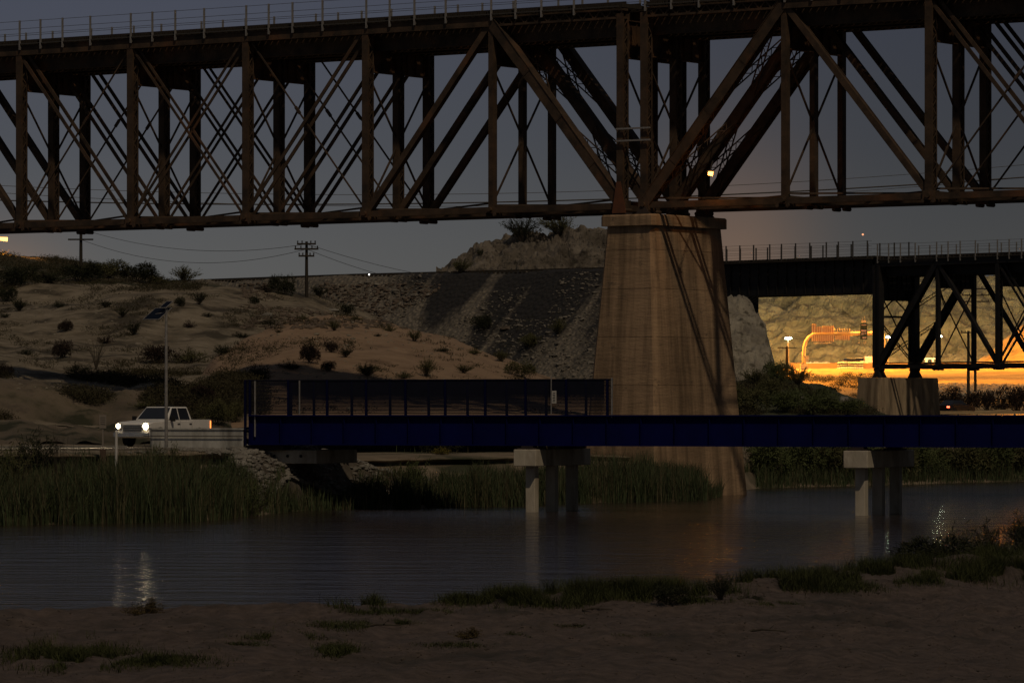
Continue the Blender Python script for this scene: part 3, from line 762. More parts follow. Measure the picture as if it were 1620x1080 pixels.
# s of the fence end at photo column 957 and the sign post at 862
fence(.55, SL - .25, 3.55, .25); fence(5.3, SL - .25, 1.1, 1.2)
m = MB(); m.box(3.5, 3.56, .45, .51, 4.3, 6.1); m.box(SL + .28, SL + .34, .43, .49, 3.4, 6.0); m.box(SL + 2.62, SL + 2.67, .43, .48, 4.45, 6.02)
m.build('pale_post', M_GALV, fb)
m = MB(); m.box(SL - .3, SL - .2, .5, 5.3, 3.6, 3.7); m.box(SL - .3, SL - .2, .5, .6, 3.0, 6.06); m.box(SL - .3, SL - .2, 5.2, 5.3, 3.0, 6.06); m.box(SL - .3, SL - .2, .6, 5.2, 6.0, 6.06)
m.build('end_frame', M_NAVYD, fb)
for s_ in (0, 15.9):
    r = spanroot('footbridge_bent', FP, A3, ('three legged concrete bent under the footbridge, left of the tall pier' if s_ == 0 else 'three legged concrete bent under the footbridge, right of the tall pier'), 'bridge support', 'concrete bents under the blue footbridge')
    m = MB(); m.box(s_ - 1.12, s_, 0, 6.3, 2.1, 2.86); m.build('pile_cap', M_CONC2, r, bevel=.03)
    for yy in (.85, 3.1, 5.4):
        m = MB(); m.box(s_ - .80, s_ - .34, yy - .23, yy + .23, -1.2, 2.1); m.build('pile', M_CONC2, r, bevel=.025)
    for yy in (.55, 5.3):
        m = MB(); m.box(s_ - 1.0, s_ - .15, yy - .4, yy + .4, 2.862, 2.93); m.box(s_ - .85, s_ - .3, yy - .28, yy + .28, 2.93, 3.017); m.build('bearing_pad', M_STEEL2, r)
# sign on the fence
sg_ = empty('fence_sign', Vector(FP) + Matrix.Rotation(A3, 3, 'Z') @ Vector((.72, .40, 0)), A3); tag(sg_, 'narrow white notice board tied upright on the footbridge fence above the left concrete bent', 'sign')
m = MB(); m.box(-.11, .11, -.01, .01, 4.95, 5.52); m.build('board', mat('sign_white', (.42, .40, .36), rough=.6), sg_)
m = MB()
for i in range(6): m.box(-.05 if i % 2 else -.07, .06, -.013, -.0105, 5.02 + i * .075, 5.055 + i * .075)
m.build('lettering', M_RUBBER, sg_)
m = MB(); m.box(-.16, -.125, -.02, .02, 4.45, 6.15); m.build('post', M_GALV, sg_)

# abutment at the left end
ab = spanroot('abutment_wall', FP, A3, 'pale concrete abutment wall with a round drain hole beside the pickup', 'retaining wall')
m = MB(); m.box(-20.2, -15.25, .5, .85, .6, 3.72); m.box(-17.6, -17.57, .49, .5, .6, 3.7); m.box(-16.3, -16.27, .49, .5, .6, 3.7); m.build('wall', M_CONC, ab, bevel=.02)
m = MB(); m.box(-20.25, -15.2, .44, .9, 3.724, 3.80); m.build('coping', M_CONC, ab)
m = MB(); m.bar((-20.5, .40, 3.42), (-15.2, .40, 3.42), .035, .035); m.build('conduit', M_STEEL2, ab)
m = MB(); m.tube([(-16.75, .44, 2.55), (-16.75, .499, 2.55)], .13, 14); m.build('drain_pipe', M_RUBBER, ab)
ab2 = spanroot('abutment_seat', FP, A3, 'low tan concrete seat with round holes under the left end of the footbridge', 'abutment')
m = MB(); m.box(-15.2, -11.6, .9, 5.2, 2.15, 2.78); m.build('seat', M_CONC2, ab2, bevel=.02)
m = MB()
for xx in (-13.8, -13.1, -12.4): m.tube([(xx, .86, 2.5), (xx, .899, 2.5)], .07, 10)
m.build('bolt_hole', M_RUBBER, ab2)
m = MB(); m.box(-15.0, -13.2, .6, 1.4, 2.785, 3.015); m.build('bearing_pad', M_STEEL2, ab2)

# ================================================================ pickup
H2 = Vector((-.46, -.888, 0)); ang = math.atan2(H2.y, H2.x)
tr = empty('pickup_truck', (-17.1, 215.6, 2.88), ang)
tag(tr, 'silver white crew cab pickup with both headlights on, parked behind the concrete wall', 'pickup truck')
def arch(cx, r, z0, a0=180, a1=0, k=10):
    return [(cx + r * math.cos(R(a0 + (a1 - a0) * i / k)), z0 + r * math.sin(R(a0 + (a1 - a0) * i / k))) for i in range(k + 1)]
def prism(pts, y0, y1, m):
    n0 = len(m.v); k = len(pts)
    m.v += [(x, y0, z) for x, z in pts] + [(x, y1, z) for x, z in pts]
    m.face(*[n0 + i for i in range(k)]); m.face(*[n0 + k + i for i in range(k)][::-1])
    for i in range(k): m.face(n0 + i, n0 + k + i, n0 + k + (i + 1) % k, n0 + (i + 1) % k)
zb_, wr = .42, .50
low = [(-1.25, zb_)] + arch(1.78, wr, zb_) + [(2.75, zb_), (2.80, .75), (2.76, 1.12), (2.45, 1.19), (1.15, 1.27), (-1.25, 1.27)]
m = MB(); prism(low, -.97, .97, m); m.build('body', M_WHITE, tr, bevel=.04)
bed = [(-2.88, .55)] + [(-2.3, .5)] + arch(-1.80, wr, zb_) + [(-1.27, zb_), (-1.27, 1.30), (-2.88, 1.30)]
for s in (-1, 1):
    m = MB(); prism(bed, s * .97, s * .86, m); m.build('bed_side', M_WHITE, tr, bevel=.015)
m = MB(); m.box(-2.88, -2.80, -.86, .86, .60, 1.28); m.build('tailgate', M_WHITE, tr, bevel=.015)
m = MB(); m.box(-2.79, -1.28, -.85, .85, .72, .78); m.build('bed_floor', M_RUBBER, tr)
m = MB(); m.hexa([(-1.22, -.92, 1.275), (1.12, -.92, 1.275), (1.12, .92, 1.275), (-1.22, .92, 1.275), (-1.02, -.74, 1.93), (.35, -.74, 1.93), (.35, .74, 1.93), (-1.02, .74, 1.93)])
m.build('cab', M_WHITE, tr, bevel=.05)
def gl(a, b, c, d, nm='side_window'):
    m = MB(); n = (Vector(b) - Vector(a)).cross(Vector(d) - Vector(a)).normalized() * .012
    q = [Vector(v) for v in (a, b, c, d)]; m.hexa([v - n * .5 for v in q] + [v + n for v in q]); return m.build(nm, M_GLASS, tr)
for s in (-1, 1):
    f = lambda x, z: (x, s * (.92 - .18 * (z - 1.275) / .655 + .004), z)
    q1 = [f(.92, 1.31), f(.02, 1.31), f(.02, 1.86), f(.42, 1.86)]; q2 = [f(-.08, 1.31), f(-1.0, 1.31), f(-.90, 1.86), f(-.08, 1.86)]
    for q in (q1, q2): gl(*(q if s > 0 else q[::-1]))
wsx = lambda z: 1.12 - .77 * (z - 1.275) / .655 + .01
gl((wsx(1.33), -.80, 1.33), (wsx(1.33), .80, 1.33), (wsx(1.88), .68, 1.88), (wsx(1.88), -.68, 1.88), 'windshield')
m = MB(); m.box(2.77, 2.82, -.52, .52, .72, 1.05); m.build('grille', mat('grille_grey', (.05, .05, .05), rough=.5), tr)
m = MB()
for i in range(4): m.box(2.821, 2.84, -.5, .5, .76 + i * .08, .785 + i * .08)
m.build('grille_bar', M_CHROME, tr)
m = MB(); m.box(2.78, 2.98, -.98, .98, .45, .68); m.build('front_bumper', M_CHROME, tr, bevel=.03)
m = MB(); m.box(-3.02, -2.89, -.95, .95, .48, .66); m.build('rear_bumper', M_CHROME, tr, bevel=.02)
M_HEAD = mat('headlight_glass', (1, .9, .7), emit=(1, .80, .48), es=25)
M_TAIL = mat('tail_light_glass', (.8, .25, .05), emit=(1, .26, .05), es=2.2)
for s in (-1, 1):
    h = MB(); h.box(2.70, 2.85, s * .76 - .19, s * .76 + .19, .86, 1.10); ho = h.build('headlight', M_CHROME, tr)
    g = MB(); g.tube([(2.852, s * .78, .99), (2.875, s * .78, .99)], [.155, .14] if s > 0 else [.12, .10], 14); g.build('lens', M_HEAD, ho)
    t_ = MB(); t_.box(-2.90, -2.82, s * .93 - .07, s * .93 + .055, .85, 1.24); t_.build('tail_light', M_TAIL, tr)
    mi = MB(); mi.box(.80, .92, min(s * 1.0, s * 1.22), max(s * 1.0, s * 1.22), 1.22, 1.48); mi.bar((.86, s * .9, 1.27), (.86, s * 1.02, 1.30), .05, .05); mi.build('side_mirror', M_RUBBER, tr, bevel=.02)
    for xx in (.12, -.98):
        d = MB(); d.box(xx - .10, xx + .10, min(s * .972, s * 1.0), max(s * .972, s * 1.0), 1.08, 1.12); d.build('door_handle', M_RUBBER, tr)
    d = MB()
    for xx in (1.0, -.03, -1.12): d.box(xx - .006, xx + .006, s * .969 - .003, s * .969 + .003, .5, 1.25)
    d.box(-1.1, 1.0, s * .97 - .004, s * .97 + .004, .60, .64); d.build('door_seam', M_RUBBER, tr)
    for xx in (1.78, -1.80):
        wv = MB(); wv.tube([(xx, s * .98, .40), (xx, s * .70, .40)], .40, 22); wo = wv.build('wheel', M_RUBBER, tr)
        rm = MB(); rm.tube([(xx, s * 1.0, .40), (xx, s * .985, .40)], [.22, .25], 18); rm.build('rim', M_CHROME, wo)
m = MB(); m.box(-.25, -.20, -.5, .5, 1.955, 2.0)
for yy in (-.5, -.1, .3): m.box(-.28, -.16, yy, yy + .12, 1.96, 2.03)
m.build('roof_rack', M_RUBBER, tr)
for s in (-1, 1):
    d = bpy.data.lights.new('headlight_beam', 'SPOT'); d.energy = 2200; d.color = (1, .80, .52); d.spot_size = R(62); d.spot_blend = .9; d.shadow_soft_size = .12
    o = bpy.data.objects.new('headlight_beam', d); col.objects.link(o); o.parent = tr; o.location = (2.98, s * .78, .99); o.rotation_euler = (0, R(-86), 0)

# ================================================================ poles, posts, lamps
def pole(name, base, top_z, r, arms, label, group=None, mt=M_WOOD, ins=True, ang=0):
    b0 = Vector(base); rt = empty(name, b0, ang); tag(rt, label, 'utility pole', group)
    h = top_z - b0.z
    m = MB(); m.tube([(0, 0, -.4), (0, 0, h * .5), (0, 0, h)], [r, r * .88, r * .72], 10); m.build('pole', mt, rt)
    for (z, hw) in arms:
        m = MB(); m.box(-hw, hw, -r - .14, -r - .02, z - b0.z - .07, z - b0.z + .07); ao = m.build('crossarm', mt, rt)
        if ins:
            k = MB()
            for i in range(5):
                xx = -hw * .92 + i * hw * .46
                if abs(xx) > .15: k.tube([(xx, -r - .08, z - b0.z + .07), (xx, -r - .08, z - b0.z + .26)], [.04, .06], 6)
            k.build('insulator', M_STEEL2, ao)
    return rt
def zat(y, Y): return ZC + (HZ - y) * Y / F
b1 = hit(128, 436); b1z = b1.z
pole('utility_pole', b1, zat(354, b1.y), .17, [(zat(362, b1.y), 18 * b1.y / F), (zat(379, b1.y), 20 * b1.y / F)], 'dark wooden utility pole with two crossarms rising from the left ridge', 'wooden utility poles', ins=False)
b2 = hit(485, 470)
pole('utility_pole', b2, zat(382, b2.y), .15, [(zat(386, b2.y), 15 * b2.y / F), (zat(394, b2.y), 19 * b2.y / F), (zat(405, b2.y), 12.5 * b2.y / F)], 'dark wooden utility pole with three crossarms in front of the railway embankment', 'wooden utility poles')
def gat(x, Y):
    g = ground((x - 810) * Y / F, Y); return g
b3 = gat(1543, 520)
pole('utility_pole', b3, zat(448, 520), .17, [(zat(457, 520), 22 * 520 / F), (zat(467, 520), 22 * 520 / F), (zat(477, 520), 22 * 520 / F)], 'tall dark utility pole with three crossarms seen through the black truss', 'wooden utility poles')
b4 = gat(1532, 500)
pole('utility_pole', b4, zat(523, 500), .19, [(zat(526, 500), 12 * 500 / F)], 'shorter dark utility pole with a single crossarm under the black truss', 'wooden utility poles')
b5 = hit(1245, 592)
pole('utility_pole', b5, zat(548, b5.y), .22, [(zat(550, b5.y), 15 * b5.y / F)], 'stubby dark pole standing in bushes left of the orange gantry', 'wooden utility poles', ins=False)
def wire(a, b, sag, r, name, label, k=24):
    m = MB(); a = Vector(a); b = Vector(b)
    pts = [a.lerp(b, i / k) - Vector((0, 0, sag * 4 * (i / k) * (1 - i / k))) for i in range(k + 1)]
    m.tube(pts, r, 5); tag(m.build(name, M_WIRE), label, 'cable')
wire(px(-300, 305, 300), px(1900, 258, 285), 1.6, .045, 'power_cable', 'thick sagging cable crossing behind the lower part of the rusty truss')
wire(px(-200, 282, 320), px(1900, 232, 320), 2.2, .02, 'power_cable', 'thin upper cable seen through the rusty truss')
wire(px(-200, 290, 330), px(1900, 250, 330), 2.6, .02, 'power_cable', 'thin lower cable just above the thick cable behind the truss')
wire((b1.x, b1.y, zat(362, b1.y)), (b2.x, b2.y, zat(386, b2.y)), 1.2, .02, 'power_cable', 'thin wire strung between the two poles on the left hills')
wire((b1.x, b1.y, zat(379, b1.y)), (b2.x, b2.y, zat(394, b2.y)), 1.6, .02, 'power_cable', 'lower thin wire strung between the two poles on the left hills')
wire((b2.x, b2.y, zat(386, b2.y)), px(1000, 425, 520), 2.5, .02, 'power_cable', 'thin wire falling from the middle pole towards the rocky knoll')
wire((b2.x, b2.y, zat(394, b2.y)), px(900, 432, 520), 2.5, .02, 'power_cable', 'lower thin wire falling from the middle pole behind the embankment')

# solar light pole
sp = empty('solar_light', px(263, 684, 205.5)); tag(sp, 'tall slim pole with two tilted solar panels beside the pickup', 'solar light')
k_ = 205.5 / F
m = MB(); m.tube([(0, 0, -1.2), (0, 0, 201 * k_)], [.085, .058], 10); m.build('pole', M_GALV, sp)
M_SOLAR = mat('solar_cells', (.003, .005, .012), (.005, .008, .018), 8, .5, spec=.08)
for (cx, cz, w2, d2, nm) in ((-.42, 187.5 * k_, .40, .46, 'solar_panel'), (.0, 202 * k_, .17, .26, 'solar_panel')):
    rot = Matrix.Rotation(R(-12), 3, 'Z') @ Matrix.Rotation(R(38), 3, 'X') @ Matrix.Rotation(R(0), 3, 'Y')
    def tp(x, y, z):
        v = rot @ Vector((x, y, z)); v.x += y * .45; return (cx + v.x, v.y, cz + v.z)
    fr = MB(); fr.hexa([tp(*q) for q in ((-w2, -d2, -.02), (w2, -d2, -.02), (w2, d2, -.02), (-w2, d2, -.02), (-w2, -d2, .02), (w2, -d2, .02), (w2, d2, .02), (-w2, d2, .02))]); fo = fr.build(nm, M_GALV, sp)
    ce = MB(); ce.hexa([tp(*q) for q in ((-w2 + .03, -d2 + .03, -.026), (w2 - .03, -d2 + .03, -.026), (w2 - .03, d2 - .03, -.026), (-w2 + .03, d2 - .03, -.026), (-w2 + .03, -d2 + .03, .026), (w2 - .03, -d2 + .03, .026), (w2 - .03, d2 - .03, .026), (-w2 + .03, d2 - .03, .026))]); ce.build('cells', M_SOLAR, fo)
m = MB(); m.bar((0, 0, 190 * k_), (-.5, 0, 187 * k_), .06, .06); m.bar((0, 0, 180 * k_), (-.4, 0, 186 * k_), .04, .04); m.build('panel_arm', M_GALV, sp)

g = gat(163, 192)
s1 = empty('trail_sign', g); tag(s1, 'brown square post with a pale notice on top, left of the pickup', 'sign')
m = MB(); m.box(-.13, .13, -.09, .09, -.2, 1.1); m.build('post', mat('brown_post', (.06, .04, .028), (.09, .06, .04), 3), s1)
zt_ = zat(656, 192) - g.z; zl_ = zat(672, 192) - g.z
m = MB(); m.box(-.15, .15, -.12, -.095, zl_ - .0, zt_); m.box(-.15, .15, -.12, -.095, zl_ - .14, zl_ - .02); m.box(-.03, .03, -.09, .09, 1.1, zl_); m.build('notice', mat('notice_face', (.20, .17, .14), rough=.6), s1)
m = MB()
for i in range(4): m.box(-.11, .11, -.1235, -.1205, zl_ + .04 + i * .09, zl_ + .065 + i * .09)
m.build('lettering', M_RUBBER, s1)
g = gat(184, 188)
m = MB(); m.tube([(0, 0, -.2), (0, 0, zat(683, 188) - g.z), (0, 0, zat(682, 188) - g.z + .03)], [.06, .06, .03], 12)
tag(m.build('bollard', mat('white_plastic_post', (.5, .48, .44), rough=.5), loc=g), 'thin white marker post in front of the pickup headlight', 'marker post')

# left amber street light
b6 = hit(3, 404) or px(3, 404, 440)
b6 = px(3, 404, 436)
st = empty('street_lamp', b6); tag(st, 'amber street lamp glowing at the left edge above the ridge', 'street lamp', 'amber street lamps')
lz = zat(379, 436) - b6.z
m = MB(); m.tube([(-1.2, 0, -1), (-1.2, 0, lz + .5), (-.9, 0, lz + .62), (-.3, 0, lz + .5)], .07, 8); m.build('pole', M_STEEL2, st)
m = MB(); m.tube([(-.45, 0, lz + .1), (.55, 0, lz + .02)], [.16, .22], 12); m.build('lamp_head', mat('sodium_lamp_glass', (1, .6, .2), emit=(1, .55, .16), es=2.6), st)
spot('lamp_light', (0, -.4, lz - .2), 1500, SOD, st, 0, 160)

# ================================================================ border crossing: lamps, gantry, lots
def lampost(x, yb, yt, Y, label, colr, ecol, es, power, group, armx=.0, rh=.30, mt=None):
    g = gat(x, Y); r = empty('street_lamp', g); tag(r, label, 'street lamp', group); h = zat(yt, Y) - g.z
    m = MB(); m.tube([(0, 0, -.5), (0, 0, h * .5), (0, 0, h + .2)], [.16, .13, .09], 10)
    if armx: m.tube([(0, 0, h + .2), (armx * .6, 0, h + .5), (armx, 0, h + .3)], .06, 6)
    m.build('pole', mt or M_GALV, r)
    m = MB(); m.tube([(armx, 0, h - .12), (armx, 0, h), (armx, 0, h + .16)], [rh * .8, rh, rh * .6], 14); m.build('lamp_glass', mat('lamp_glass_' + ('green' if ecol[1] > .9 else 'amber'), ecol, emit=ecol, es=es), r)
    m = MB(); m.tube([(armx, 0, h + .165), (armx, 0, h + .34)], [rh * 1.1, rh * .4], 12); m.build('lamp_cap', M_STEEL2, r)
    if ecol[1] > .9: spot('lamp_light', (armx, rh + .35, h), power, colr, r, R(114), 80)
    else: spot('lamp_light', (armx, -rh - .1, h - .25), power, colr, r, R(6), 156)
COOL = (1.0, .80, .34); GC = (.80, 1.0, .72)
lampost(1247, 580, 535, 652, 'brightest greenish white lamp on a thin pole left of the orange gantry', COOL, GC, 30, 60000, 'white street lamps by the cliff', rh=.55)
lampost(1405, 580, 533, 655, 'greenish white lamp close behind the left leg of the black truss', COOL, GC, 24, 56000, 'white street lamps by the cliff', rh=.34)
lampost(1487, 580, 532, 655, 'greenish white lamp seen through the black truss, right of its second leg', COOL, GC, 24, 56000, 'white street lamps by the cliff', rh=.34)
AM = (1, .55, .16)  # unseen sodium masts, added to cast amber light over the slope and gantry
lampost(1770, 590, 180, 556, 'unseen amber high mast lamp added beyond the right edge, nearer one', SOD, AM, 3, 105000, 'added amber highway lamps', rh=.5)
lampost(1740, 590, 250, 648, 'unseen amber high mast lamp added beyond the right edge, farther one', SOD, AM, 3, 250000, 'added amber highway lamps', rh=.5)
lampost(1050, 590, 352, 562, 'unseen amber high mast lamp added behind the tall pier, nearer one', SOD, AM, 3, 90000, 'added amber highway lamps', rh=.4)
lampost(1085, 590, 352, 644, 'unseen amber high mast lamp added behind the tall pier, farther one', SOD, AM, 3, 210000, 'added amber highway lamps', rh=.4)
lampost(1441, 590, 412, 560, 'unseen amber high mast lamp added behind the second leg of the black truss, nearer one', SOD, AM, 3, 22000, 'added amber highway lamps', rh=.3)
lampost(1384, 590, 415, 646, 'unseen amber high mast lamp added behind the first leg of the black truss, farther one', SOD, AM, 3, 42000, 'added amber highway lamps', rh=.3)

GY = 640.0; q = GY / F
gg = gat(1335, GY); gan = empty('sign_gantry', gg); tag(gan, 'yellow arched highway gantry with ribbed sign panels in front of the lit cliff', 'sign gantry')
gx = lambda x: (x - 1335) * q
gz = lambda y: ZC + (HZ - y) * q - gg.z
M_GAN = mat('gantry_yellow_paint', (.60, .50, .30), (.70, .58, .36), 2, .6)
M_ORSIGN = mat('sign_back_metal', (.40, .24, .13), (.50, .30, .16), 2, .6)
m = MB(); cv = [(1271.5, 584), (1271.5, 560), (1272.5, 549), (1275, 540), (1280, 533), (1287, 528.5), (1296, 528), (1345, 528), (1397, 527)]
m.tube([(gx(a), 0, gz(c)) for a, c in cv], .27, 10); m.build('arch', M_GAN, gan, smooth=True)
m = MB(); m.tube([(gx(1398), 0, gz(584)), (gx(1398), 0, gz(540)), (gx(1396), 0, gz(528))], .27, 10); m.build('column', M_GAN, gan)
m = MB(); m.box(gx(1266), gx(1277.5), -.5, .5, gz(585), gz(576)); m.build('base', M_GAN, gan, bevel=.05)
m = MB(); m.box(gx(1273.5), gx(1279), -.45, -.05, gz(572), gz(563)); m.build('cabinet', M_GAN, gan)
for (a, b_, c, d) in ((1284, 1291, 527, 512), (1291.5, 1300, 527, 517), (1300.5, 1319, 527, 515.5)):
    m = MB(); m.box(gx(a), gx(b_), -.36, -.28, gz(c - .5), gz(d)); sp_ = m.build('sign_panel', M_ORSIGN, gan); x = a + .4; m = MB()
    while x < b_: m.box(gx(x), gx(x + 1.3), -.50, -.37, gz(c - .6), gz(d + .3)); x += 3.3
    m.build('rib', M_GAN, sp_)
for (a, b_, c, d) in ((1284, 1319, 540, 530), (1321, 1344, 537.5, 530.5)):
    m = MB(); m.box(gx(a), gx(b_), -.36, -.28, gz(c), gz(d)); sp_ = m.build('sign_panel', M_ORSIGN, gan); x = a + .4; m = MB()
    while x < b_: m.box(gx(x), gx(x + 1.3), -.50, -.37, gz(c - .1), gz(d + .1)); x += 3.3
    m.build('rib', M_GAN, sp_)
m = MB()
m.bar((gx(1319), -.1, gz(525)), (gx(1345), -.1, gz(525)), .08, .08); m.bar((gx(1286), -.8, gz(543)), (gx(1316), -.8, gz(543)), .10, .10)
for i in range(7):
    x = 1320 + i * 3.9; m.box(gx(x), gx(x + 1.2), -.9, -.1, gz(523.5), gz(519.5))
for i in range(5):
    x = 1288 + i * 6; m.bar((gx(x), 0, gz(541)), (gx(x), -.8, gz(543)), .05, .05)
m.bar((gx(1345), .3, gz(524)), (gx(1396), .3, gz(524)), .12, .12)
m.build('light_bar', M_GAN, gan)
m = MB(); m.box(gx(1360.5), gx(1371.5), -.6, -.3, gz(537), gz(511)); vo_ = m.build('message_sign', mat('sign_dark_green', (.03, .05, .035), rough=.5), gan)
M_TXT = mat('sign_lit_text', (.7, .45, .3), emit=(1, .5, .3), es=.35)
m = MB()
for (yy, segs) in ((513.5, ((1362.5, 1364), (1365.5, 1369.5))), (522, ((1362, 1370),)), (523.6, ((1362, 1369),)), (527, ((1362, 1366), (1367.5, 1370))), (528.6, ((1362, 1365.5),)), (533, ((1364, 1370),)), (534.5, ((1364.5, 1368.5),))):
    for a, b_ in segs:
        x = a
        while x < b_: m.box(gx(x), gx(x + .55), -.603, -.6005, gz(yy + .9), gz(yy)); x += .95
m.build('lettering', M_TXT, vo_)
m = MB(); m.box(gx(1363), gx(1370), -.6, -.35, gz(510), gz(507)); m.bar((gx(1364), -.4, gz(511)), (gx(1364), -.4, gz(502)), .04, .04); m.bar((gx(1368), -.4, gz(511)), (gx(1368), -.4, gz(500)), .04, .04)
for x in (1358, 1366, 1369): m.box(gx(x), gx(x + .6), -.7, -.5, gz(542), gz(538)); m.box(gx(x - .8), gx(x + 1.5), -.8, -.5, gz(543), gz(542))
m.build('flasher_frame', M_GAN, gan)
M_WHT = mat('pale_painted_metal', (.55, .54, .5), rough=.6); M_TAN = mat('pinkish_panel', (.36, .22, .15), rough=.7)
def blockthing(name, x0, x1, y0, y1, Y, D, mt, label, cat, extra=None, group=None):
    g = gat((x0 + x1) / 2, Y); r = empty(name, g); tag(r, label, cat, group); s = Y / F; h = (x1 - x0) / 2 * s
    zt2 = zat(y0, Y) - g.z; zb2 = max(zat(y1, Y) - g.z, .0)
    return r, h, zb2, zt2
g_ = gat(1292, 690)
r, h, zb2, zt2 = blockthing('site_office', 1275, 1309, 573.5, 579, 690, 6, M_WHT, 'low white roofed cabin between the gantry foot and the cliff', 'cabin')
m = MB(); m.box(-h, h, -2, 2, -.3, zt2 - .35); m.build('wall', M_TAN, r); m = MB(); m.box(-h - .2, h + .2, -2.3, 2.3, zt2 - .348, zt2); m.build('roof', M_WHT, r)
m = MB()
for xx in (-1.2, .0, 1.1): m.box(xx - .3, xx + .3, -2.02, -2.001, .1, max(.2, zt2 - .5))
m.build('window', M_GLASS, r)
r, h, zb2, zt2 = blockthing('box_trailer', 1367, 1381, 564.5, 577, 685, 3, M_TAN, 'reddish box trailer parked left of the black truss leg', 'trailer')
m = MB(); m.box(-h, h, -1.2, 1.2, .45, zt2); m.build('box', M_TAN, r, bevel=.04); m = MB(); m.box(-h - .02, h + .02, -1.23, 1.23, zt2 + .001, zt2 + .06); m.build('roof', M_WHT, r)
for xx in (-.35, .35):
    m = MB(); m.tube([(xx, -1.2, .35), (xx, -.95, .35)], .35, 14); m.build('wheel', M_RUBBER, r)
r, h, zb2, zt2 = blockthing('inspection_booth', 1463, 1476, 566, 576, 690, 3, M_WHT, 'small white booth seen between the legs of the black truss', 'booth')
m = MB(); m.box(-h, h, -1.2, 1.2, 0, zt2 - .2); m.build('wall', M_WHT, r); m = MB(); m.box(-h - .2, h + .2, -1.4, 1.4, zt2 - .199, zt2); m.build('roof', M_WHT, r)
m = MB(); m.box(-h * .5, h * .5, -1.22, -1.201, .5, 1.1); m.build('window', M_GLASS, r)
# long low concrete barrier
gb = gat(1310, 662); m = MB(); x0 = (1250 - 810) * 662 / F; x1 = (1660 - 810) * 662 / F
m.hexa([(x0, 661.7, gb.z - .4), (x1, 661.7, gb.z - .4), (x1, 662.3, gb.z - .4), (x0, 662.3, gb.z - .4), (x0, 661.9, gb.z + .75), (x1, 661.9, gb.z + .75), (x1, 662.1, gb.z + .75), (x0, 662.1, gb.z + .75)])
tag(m.build('concrete_barrier', mat('barrier_concrete', (.20, .13, .08), rough=.8)), 'long low concrete barrier along the highway behind the orange dirt slope', 'barrier')
bm_ = MB(); bm_.tube([(0, 0, 0), (0, 0, .04), (0, 0, .041), (0, 0, 1.0)], [.38, .38, .26, .2], 10); bme = bm_.mesh('body', M_WHT)
bs = MB()
for zz in (.30, .62): bs.tube([(0, 0, zz), (0, 0, zz + .16)], [.262, .250], 10)
bse = bs.mesh('band', mat('dark_band', (.03, .02, .015)))
for i in range(11):
    g = gat(1327 + i * 3.6, 655); r = empty('traffic_barrel', g)
    link_mesh('body', bme, r); link_mesh('band', bse, r)
    tag(r, 'small striped traffic barrel along the highway barrier, ' + ('leftmost', 'second from left', 'third from left', 'fourth from left', 'fifth from left', 'middle one', 'fifth from right', 'fourth from right', 'third from right', 'second from right', 'rightmost')[i] + ' of the row', 'traffic barrel', 'row of traffic barrels right of the gantry column')
def car(P, ang, mt, label, group=None, sc_=1.0, tail=None):
    r = empty('parked_car', P, ang); tag(r, label, 'car', group)
    pf = [(-2.2, .3)] + arch(-1.35, .36, .3) + arch(1.35, .36, .3) + [(2.2, .3), (2.22, .62), (2.1, .82), (1.1, .93), (-1.6, .98), (-2.2, .92)]
    m = MB(); prism([(x * sc_, z * sc_) for x, z in pf], -.88 * sc_, .88 * sc_, m); m.build('body', mt, r, bevel=.05)
    m = MB(); s = sc_; m.hexa([(-1.7 * s, -.8 * s, .97 * s), (1.05 * s, -.8 * s, .92 * s), (1.05 * s, .8 * s, .92 * s), (-1.7 * s, .8 * s, .97 * s), (-1.15 * s, -.62 * s, 1.42 * s), (.25 * s, -.62 * s, 1.42 * s), (.25 * s, .62 * s, 1.42 * s), (-1.15 * s, .62 * s, 1.42 * s)]); m.build('cabin', M_GLASS, r, bevel=.05)
    m = MB(); m.box(-1.1 * s, .2 * s, -.6 * s, .6 * s, 1.41 * s, 1.45 * s); m.build('roof', mt, r, bevel=.02)
    for sx in (-1.35, 1.35):
        for sy in (-1, 1):
            m = MB(); m.tube([(sx * s, sy * .9 * s, .32 * s), (sx * s, sy * .68 * s, .32 * s)], .32 * s, 16); m.build('wheel', M_RUBBER, r)
    for sy in (-1, 1):
        m = MB(); m.box(-2.24 * s, -2.18 * s, sy * .68 - .16, sy * .68 + .16, .66 * s, .82 * s); m.build('tail_light', tail or M_TAIL, r)
        m = MB(); m.box(2.16 * s, 2.24 * s, sy * .68 - .16, sy * .68 + .16, .60 * s, .76 * s); m.build('headlight', M_CHROME, r)
    return r
car(gat(1350, 668), R(10), M_WHITE, 'white car parked behind the barrels, nearest the gantry sign', 'cars parked behind the highway barrier')
car(gat(1360, 672), R(80), M_WHITE, 'pale car parked behind the barrels, just below the dark message sign', 'cars parked behind the highway barrier')
# dark car with red lights on the low road at the right
M_RED = mat('red_tail_lamp', (.9, .1, .05), emit=(1, .12, .05), es=6)
g = gat(1512, 452); car(g + Vector((0, 0, .03)), R(48), mat('dark_car_paint', (.012, .010, .010), rough=.4), 'dark car with red tail lights on the low road right of the short pier', None, 1.0, M_RED)
